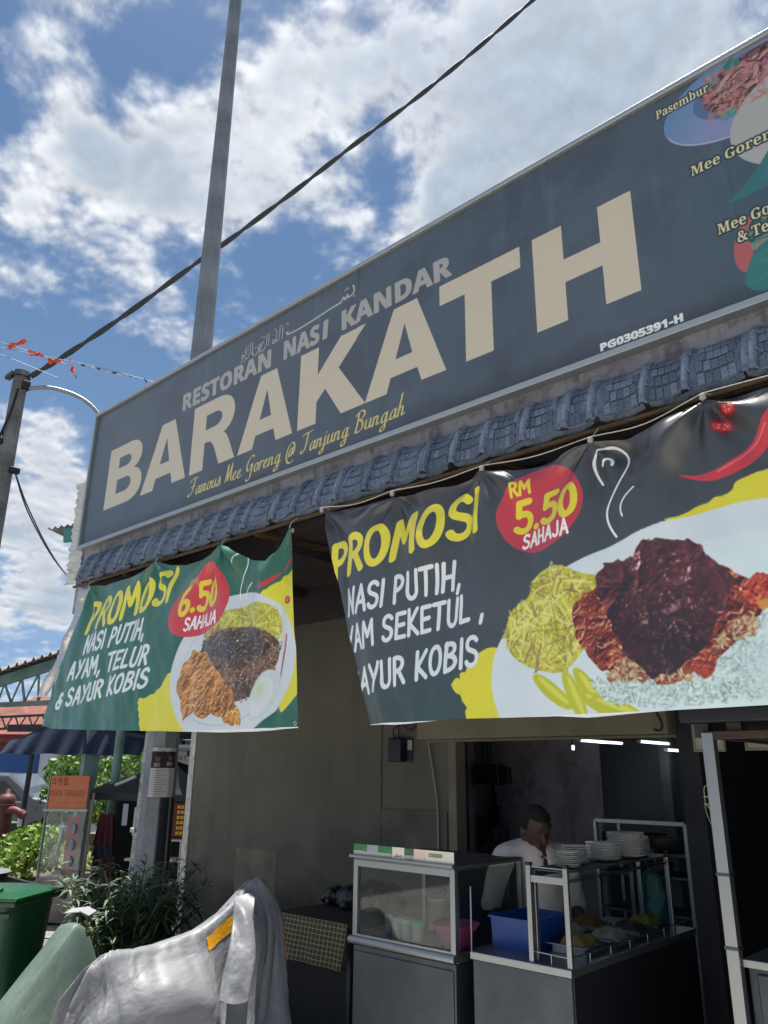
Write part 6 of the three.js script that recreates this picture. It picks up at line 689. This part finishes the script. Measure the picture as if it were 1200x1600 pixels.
{
  const s = thing('snack_stall', 'snack stall under a black peaked canopy with a lit brown menu', 'stall'), at = (px, y, pz) => [px, y, pz];
  const tip = [-9.98, 1.47, -5.2], pk = [-9.3, 1.9, -6.0], rt = [-8.62, 1.44, -6.4], bk = [-10.2, 1.46, -6.9], br = [-8.7, 1.46, -7.6];
  const tri = (a, b, c, n = 8) => sheet(n, n, (u, v) => { const q = 1 - v; const p = [0, 1, 2].map((k) => lerp(lerp(a[k], b[k], u), c[k], v)); p[1] -= .05 * Math.sin(v * 3.14) * 1; return p; });
  obj('canopy', [tri(tip, rt, pk), tri(rt, br, pk), tri(br, bk, pk), tri(bk, tip, pk), sheet(20, 2, (u, v) => [lerp(tip[0], rt[0], u), lerp(tip[1], rt[1], u) - v * .09, lerp(tip[2], rt[2], u) + .015 * Math.sin(u * 50) * v])], M('#15191f', .55, { bump: .003 }), s, 'black peaked canopy'); obj('canopy_tear', [tu([[-9.62, 1.56, -5.45], [-9.5, 1.61, -5.52], [-9.4, 1.67, -5.6]], .02, 8, 5)], M('#b9bcbd', .6), s);
  for (const [a, q] of [[[-9.94, 0, -5.33], [-9.86, 1.46, -5.3]], [[-8.7, 0, -6.42], [-8.68, 1.44, -6.4]], [[-10.2, 0, -6.8], [-10.2, 1.46, -6.85]]]) obj('pole', beam(a, q, .03, .03), M('#b5a18e', .5), s);
  const c = canvas(256, 256), x = c.getContext('2d'), r = rng(17); x.fillStyle = '#5a3220'; x.fillRect(0, 0, 256, 256); x.fillStyle = '#d7a33c'; for (let i = 0; i < 6; i++) for (let j = 0; j < 3; j++) { for (let k = 0; k < 3; k++) x.fillRect(14 + j * 84 + k * 19, 18 + i * 40, 15, 22); x.fillStyle = '#5a3220'; x.fillRect(14 + j * 84 + 4, 28 + i * 40, 40, 3); x.fillStyle = '#d7a33c'; } const t = new THREE.CanvasTexture(c); t.colorSpace = THREE.SRGBColorSpace;
  obj('menu_board', sheet(1, 1, (u, v) => [lerp(-10.05, -8.7, u), lerp(.9, 1.32, v), lerp(-6.15, -7.1, u)], (u, v) => [u * 2.4, v]), (() => { t.wrapS = THREE.RepeatWrapping; return M('#ffffff', .6, { map: t, emissive: '#ffffff', emissiveMap: t, emissiveIntensity: .12 }); })(), s, 'brown menu board with yellow rows of lettering'); obj('light_strip', beam([-9.0, 1.355, -6.7], [-8.62, 1.355, -6.98], .02, .02), M('#ffb24a', .5, { emissive: '#ff9d2e', emissiveIntensity: .9 }), s);
  obj('shelf', [beam([-9.6, .68, -5.75], [-8.75, .68, -6.35], .3, .03), beam([-9.6, .42, -5.75], [-8.75, .42, -6.35], .3, .03), beam([-9.6, .9, -5.85], [-8.75, .9, -6.45], .2, .02)], M('#c9b9a2', .5), s); obj('glass_case', [beam([-8.95, .66, -6.1], [-8.67, .66, -6.3], .02, .44)], M('#eef4f2', .06, { transmission: .85, thickness: 0 }), s); obj('case_frame', [beam([-8.97, .44, -6.08], [-8.97, .9, -6.08], .025, .025), beam([-8.66, .44, -6.3], [-8.66, .9, -6.3], .025, .025), beam([-8.97, .9, -6.08], [-8.66, .9, -6.3], .03, .03)], M('#c4c6c6', .4), s); obj('counter', [beam([-9.5, .2, -5.7], [-8.75, .2, -6.25], .3, .4)], M('#2a2426', .7), s);
  obj('added_dark_backdrop', [beam([-10.4, .7, -6.6], [-8.5, .7, -7.9], .02, 1.4), beam([-10.45, .7, -5.9], [-10.3, .7, -6.6], .02, 1.4)], M('#23262b', .8), s); obj('paper_sheet', [beam([-9.55, 1.12, -5.72], [-9.47, 1.12, -5.78], .005, .34), beam([-9.66, 1.2, -5.62], [-9.6, 1.2, -5.66], .005, .26)], M('#b9c4cc', .8), s); obj('added_dark_panel', beam([-10.0, .55, -5.5], [-9.8, .55, -5.62], .02, .9), darkPaint, s);  // dark backdrop and panel added to darken the view through the stall
  const fd = thing('fried_snacks', 'heap of golden fried snacks in the glass case right of the mast', 'snacks', [-8.82, .46, -6.3]); obj('heap', skin((x, y, z) => Math.hypot(x / 1.2, y / 1.1, z) - .13 + (fbm(x * 26 + 4, y * 26 + z * 17, 3) - .5) * .08, [-.22, -.2, -.2], [.22, .22, .2], .016), M('#b98a34', .6, { bump: .004, size: .1 }), fd);
  const ap = thing('hanging_apron', 'dark red and teal aprons hanging at the left of the snack stall', 'aprons', [-9.66, .42, -5.42], .7); const apr = (y0, y1, w, hex, k) => obj('apron_cloth', sheet(24, 16, (u, v) => [(u - .5) * w * (1.15 - .4 * v), lerp(y0, y1, v) + .01 * Math.sin(u * 9), .03 * Math.sin(u * 19 + k) * (1.1 - v) + k * .02]), M(hex, .9, { bump: .003, size: .2 }), ap); apr(-.1, .78, .26, '#3c1218', 0); apr(.3, .5, .24, '#15333a', 1.5); apr(.42, .8, .22, '#4a1a24', 2.6); obj('hanger_hook', tu([[0, .78, 0], [0, .86, 0], [.03, .89, 0]], .006, 10), dullSteel, ap);
}
{
  const w = thing('wok_stand', 'black wok with a pale lid on a dark stand beside the bin', 'wok', [-9.9, 0, -4.05]); obj('stand', [cy([0, 0, 0], [0, .44, 0], .26, .2, 16), rb(.5, .12, .4, [.1, .36, .1], .02)], darkPaint, w); obj('wok', lathe([[0, .44], [.15, .46], [.26, .54], [.32, .62], [.33, .62], [.27, .53], [.15, .47], [0, .455]], [0, 0, 0], 28), M('#17181a', .4, { metalness: .5 }), w); obj('lid', lathe([[.33, .625], [.31, .64], [.15, .665], [.03, .67], [.02, .7], [0, .7]], [0, 0, 0], 28), M('#a8adb0', .3, { metalness: .7 }), w);
  const b = thing('steel_tub', 'stainless tub on a low table at the left edge behind the bin', 'tub', [-10.6, 0, -3.5]); obj('table', [rb(.8, .04, .6, [0, .42, 0], .01), ...[[-.35, -.25], [.35, -.25], [-.35, .25], [.35, .25]].map(([a, c]) => cy([a, 0, c], [a, .42, c], .02))], wood, b); obj('tub', lathe([[0, .44], [.2, .44], [.24, .6], [.25, .6], [.21, .45], [0, .45]], [.1, 0, 0], 26), steel, b);
  tag(obj('cart_handle', [beam([-10.75, .74, -3.75], [-8.9, .43, -4.6], .05, .07)], M('#14171b', .5)), 'long black cart handle slanting across in front of the noodle stall', 'handle');
  const h = thing('fire_hydrant', 'faded red pillar fire hydrant by the planting bed', 'fire hydrant', [-13.98, .16, -5.97]), red = toned([88, 40, 40], .2, .6, .6); obj('barrel', lathe([[.0, 0], [.2, 0], [.2, .05], [.14, .07], [.13, .5], [.115, .95], [.16, .97], [.16, 1.02], [.13, 1.04], [.15, 1.1], [.1, 1.17], [.04, 1.19], [.04, 1.25], [0, 1.26]], [0, 0, 0], 24), red, h); obj('outlet', [tu([[.1, .92, .02], [.2, .93, -.06], [.3, .88, -.14]], .06, 12, 12), tu([[-.1, .92, 0], [-.22, .93, .08], [-.3, .88, .14]], .06, 12, 12)], red, h); obj('outlet_cap', [cy([.29, .89, -.13], [.34, .84, -.17], .075, .07, 14), cy([-.29, .89, .13], [-.34, .84, .17], .075, .07, 14)], red, h);
}
function leafBall(n, seed, shape, size) { const r = rng(seed), d = new THREE.Object3D(), base = [plain(sheet(1, 2, (u, v) => [(u - .5) * Math.sin(Math.PI * (v * .8 + .1)) * .55, v - .5, .1 * Math.abs(u - .5)]))], L = []; for (let i = 0; i < n; i++) { const p = shape(r); if (!p) continue; d.position.set(...p); d.rotation.set(r() * 6.3, r() * 6.3, r() * 6.3); d.scale.setScalar(size * (.6 + r() * .8)); d.updateMatrix(); L.push([d.matrix.clone(), 0]); } return leavesOf(L, base); }
function shrub(name, label, category, pos, blobs, n, size, hexes, seed, trunk) {
  const t = thing(name, label, category, pos); const r0 = rng(seed + 5);
  hexes.forEach((hex, k) => { const f = obj('foliage', leafBall(n / hexes.length, seed + k, (r) => { const b = blobs[Math.floor(r() * blobs.length)], a = r() * 6.28, c = r() * 2 - 1, q = Math.pow(r(), .38), s = Math.sqrt(1 - c * c); const X = b[0] + Math.cos(a) * s * q * b[3], Y = b[1] + c * q * b[4], Z = b[2] + Math.sin(a) * s * q * b[3]; return fbm(X * 3.1 + seed, Y * 3.1 + Z * 2.3, 3) < .4 ? null : [X, Y, Z]; }, size), leafM(hex, .4), t); f.userData.kind = 'stuff'; });
  obj('trunk', trunk.map(([a, b, q, w]) => cy(a, b, q, w, 8)), M('#5a4a38', .9), t); return t;
}
{
  shrub('hedge_shrub', 'bright sunlit green hedge shrub behind the noodle stall glass', 'shrub', [-12.7, .1, -5.85], [[0, .42, 0, .55, .36], [-.45, .26, .3, .4, .26], [.4, .45, -.35, .5, .4], [-.0, .62, -.1, .3, .22]], 5200, .075, ['#86a63a', '#688f30', '#9fb95a'], 40, [[[0, -.1, 0], [.05, .5, 0], .04, .02], [[-.3, -.1, .2], [-.4, .3, .3], .03, .015]]);
  shrub('hedge_shrub', 'small yellow green shrub at the left edge below the hydrant', 'shrub', [-12.6, .0, -5.0], [[0, .25, 0, .35, .25], [-.4, .2, .2, .35, .2]], 1800, .06, ['#8f9a52', '#72883c'], 50, [[[0, -.1, 0], [0, .2, 0], .03, .015]]);
  shrub('leafy_tree', 'leafy green tree under the awning behind the orange signboard', 'tree', [-14.6, 0, -7.0], [[.25, 1.75, -.2, .5, .42], [.75, 1.75, -.6, .6, .45], [.2, 1.25, -.15, .42, .32], [1.3, 1.7, -1.1, .55, .45], [.05, .85, 0, .36, .3], [.7, 1.1, -.6, .4, .3]], 4600, .1, ['#6a8f36', '#4c7430', '#86a552'], 60, [[[0, 0, 0], [.05, 1.3, 0], .07, .045], [[.05, 1.2, 0], [.7, 2.0, -.6], .04, .015], [[.1, 1.0, 0], [1.2, 1.8, -1.0], .03, .012]]);
  tag(obj('low_wall', beam([-13.6, .55, -6.9], [-11.9, .62, -7.6], .2, .3), toned([92, 92, 88], .2, 1, .9)), 'grey low wall behind the hedge and the noodle stall', 'wall');
}
{ // car
  const c = thing('parked_car', 'dark grey car with silver window trim parked at the left edge', 'car', [-19.7, 0, -8.15], .78), paint = M('#5a6066', .3, { metalness: .5, clearcoat: .8 }), win = M('#10161c', .08, { clearcoat: 1 });
  const prof = [[-2.1, .45], [-2.15, .8], [-1.9, .98], [-1.35, 1.02], [-.75, 1.5], [-.2, 1.58], [.55, 1.55], [1.15, 1.08], [1.95, .9], [2.15, .7], [2.15, .4], [1.75, .3], [-1.8, .3]]; const sh = new THREE.Shape(); prof.forEach(([a, b], i) => (i ? sh.lineTo(a, b) : sh.moveTo(a, b)));
  obj('body', new THREE.ExtrudeGeometry(sh, { depth: 1.5, bevelEnabled: true, bevelThickness: .12, bevelSize: .08, bevelSegments: 4 }).translate(0, 0, -.75), paint, c);
  const ws = (pts) => { const s = new THREE.Shape(); pts.forEach(([a, b], i) => (i ? s.lineTo(a, b) : s.moveTo(a, b))); return s; }; for (const z of [.872, -.892]) { obj('window', [new THREE.ExtrudeGeometry(ws([[-1.1, 1.06], [-.68, 1.45], [-.1, 1.5], [-.1, 1.06]]), { depth: .02, bevelEnabled: false }).translate(0, 0, z), new THREE.ExtrudeGeometry(ws([[-.04, 1.06], [-.04, 1.5], [.5, 1.47], [.92, 1.08]]), { depth: .02, bevelEnabled: false }).translate(0, 0, z)], win, c); obj('door_trim', [span(-1.2, .95, 1.02, 1.045, z - .005, z + .03)], M('#b9bcbd', .3, { metalness: .8 }), c); }
  obj('windscreen', [beam([.7, 1.5, 0], [1.2, 1.08, 0], 1.3, .02), beam([-.85, 1.46, 0], [-1.38, 1.06, 0], 1.3, .02)], win, c); for (const [a, z] of [[-1.35, .78], [1.35, .78], [-1.35, -.78], [1.35, -.78]]) { const w = obj('wheel', placeG(new THREE.CylinderGeometry(.32, .32, .2, 28), [a, .32, z], [Math.PI / 2, 0, 0]), blackPlastic, c); obj('rim', placeG(new THREE.CylinderGeometry(.2, .2, .21, 20), [a, .32, z], [Math.PI / 2, 0, 0]), dullSteel, w); } obj('tail_lamp', [rb(.04, .14, .3, [-2.2, .85, .6], .02), rb(.04, .14, .3, [-2.2, .85, -.6], .02)], M('#7a1414', .3), c); obj('roof_pod', lathe([[0, 1.64], [.05, 1.62], [.1, 1.57]], [-.1, 0, .3], 14), M('#e8e8e6', .5), c);
  const h = thing('blue_hoarding', 'blue hoarding with cut off white letters behind the grey car', 'hoarding', [-23, 0, -9.4], .78); const cc = canvas(512, 256), x = cc.getContext('2d'); x.fillStyle = '#2a5590'; x.fillRect(0, 0, 512, 256); x.fillStyle = '#c4d2e4'; x.font = 'bold 54px sans-serif'; x.fillText('L  PURE', 300, 205); const t = new THREE.CanvasTexture(cc); t.colorSpace = THREE.SRGBColorSpace; obj('board', [sheet(1, 1, (u, v) => [lerp(-2.6, 1.1, u), lerp(.5, 2.18, v), .06], (u, v) => [u, v])], M('#ffffff', .5, { map: t }), h); obj('frame', [span(-2.62, 1.12, .48, 2.2, -.05, .055), cy([-2, 0, 0], [-2, .5, 0], .05), cy([.6, 0, 0], [.6, .5, 0], .05)], M('#24467a', .6), h);
  const gp = thing('lane_post', 'thin black post with a white reflector beside the grey car', 'post', [-15.4, 0, -6.9]); obj('post', cy([0, 0, 0], [.05, 2.2, 0], .05, .05, 10), darkPaint, gp); obj('reflector', [rb(.08, .25, .06, [.05, .85, .05], .01)], M('#c9ccd0', .5), gp); obj('green_box', rb(.4, .6, .3, [-.3, .5, .1], .03), M('#3c5a48', .6), gp);
  const w = thing('pale_building', 'pale grey building far behind the leafy tree', 'building', [-27, 0, -13.5], .8); obj('wall', [span(-1.2, 4, 0, 2.6, -3, 0)], toned([190, 192, 194], .12, 3, .8), w); obj('roof', span(-1.4, 4.2, 2.6, 2.75, -3.2, .2), dullSteel, w); for (const a of [.2, 1.6, 3]) { const q = obj('window', span(a - .4, a + .4, 1, 1.9, .0, .03), M('#2a3640', .2), w); obj('window_frame', [span(a - .45, a + .45, 1.9, 1.95, 0, .05), span(a - .45, a + .45, .95, 1.0, 0, .05)], whitePaint, q); }
}
{ // red roofed house
  const h = thing('red_roof_house', 'house with faded red tiled roof and red awning beyond the lane', 'house', [-37.2, 0, -16.6], .72), rt = toned([112, 64, 56], .3, 2.2, .85, { spots: .15 }); obj('wall', [span(-6, 6, 0, 3.0, -7, -.6)], toned([120, 92, 84], .2, 3, .85), h);
  const g = []; for (let k = 0; k < 12; k++) { const y = 3.3 + k * .17, z = 0 - k * .34; g.push(placeG(new THREE.BoxGeometry(14 - k * .9, .06, .4), [0, y, z], [.46, 0, 0])); } g.forEach((q) => obj('tile_course', q, rt, h)); obj('roof', [sheet(1, 1, (u, v) => [lerp(-7, 7, u) * (1 - v * .7), lerp(3.22, 5.2, v), -4.2 * v + .05])], rt, h); obj('fascia', span(-7, 7, 2.85, 3.22, -.1, .06), M('#6e3634', .7), h); obj('awning', [placeG(new THREE.BoxGeometry(9, .05, 1.6), [-2, 2.35, .6], [.3, 0, 0])], M('#9a4a46', .7), h); obj('window', [span(-4, -2.6, 1, 2, -.6, -.55), span(0, 1.4, 1, 2, -.6, -.55)], M('#20262c', .3), h);
  const c = thing('neighbour_roof', 'little corrugated roof with a teal fascia behind the sign end', 'roof', [0, 0, 0]); obj('roof_sheet', sheet(60, 2, (u, v) => [lerp(-10.64, -9.4, u) - v * .5, 4.98 + .022 * Math.sin(u * 120) + v * .06 + u * .32, lerp(-4.52, -5.6, u) - v * .6]), galv, c); obj('fascia', [beam([-10.52, 4.9, -4.72], [-9.5, 5.02, -5.6], .05, .2)], M('#4f8f88', .6), c); obj('post', cy([-9.9, 0, -5.6], [-9.9, 4.9, -5.6], .06), greenSteel, c);
  const sg = thing('pale_fascia_sign', 'pale pinkish shop fascia with dark letters far down the lane', 'sign', [-14.2, 1.86, -10.0], .6); const cc = canvas(512, 96), x = cc.getContext('2d'); x.fillStyle = '#a3968c'; x.fillRect(0, 0, 512, 96); x.fillStyle = '#5d524c'; x.font = 'bold 46px sans-serif'; x.fillText('HEAT WORKS', 40, 66); const t = new THREE.CanvasTexture(cc); t.colorSpace = THREE.SRGBColorSpace; obj('face', sheet(1, 1, (u, v) => [lerp(-.9, .9, u), lerp(0, .26, v), .03], (u, v) => [u, v]), M('#ffffff', .6, { map: t }), sg); obj('box', [span(-.92, .92, -.02, .28, -.1, .026), span(-.95, .95, .28, .34, -.2, .05), cy([-.8, -1.86, -.05], [-.8, 0, -.05], .04), cy([.8, -1.86, -.05], [.8, 0, -.05], .04)], M('#8a8078', .6), sg);
  const rl = thing('balcony_railing', 'dim blue grey balcony railing behind the wall end', 'railing', [-8.6, 1.95, -7.9], .5); obj('rail', [span(-.8, .9, 0, .04, -.02, .02), span(-.8, .9, .62, .66, -.02, .02), span(-.8, .9, -.42, -.1, -.04, .03)], M('#5a7480', .6), rl); for (let k = 0; k < 13; k++) obj('baluster', cy([-.75 + k * .13, .04, 0], [-.75 + k * .13, .62, 0], .009, .009, 6), M('#5a7480', .6), rl); obj('backing_wall', span(-.9, 1.0, -1.95, 1.3, -.5, -.4), toned([58, 62, 70], .2, 2, .9), rl);
}
renderer.render(scene, camera);
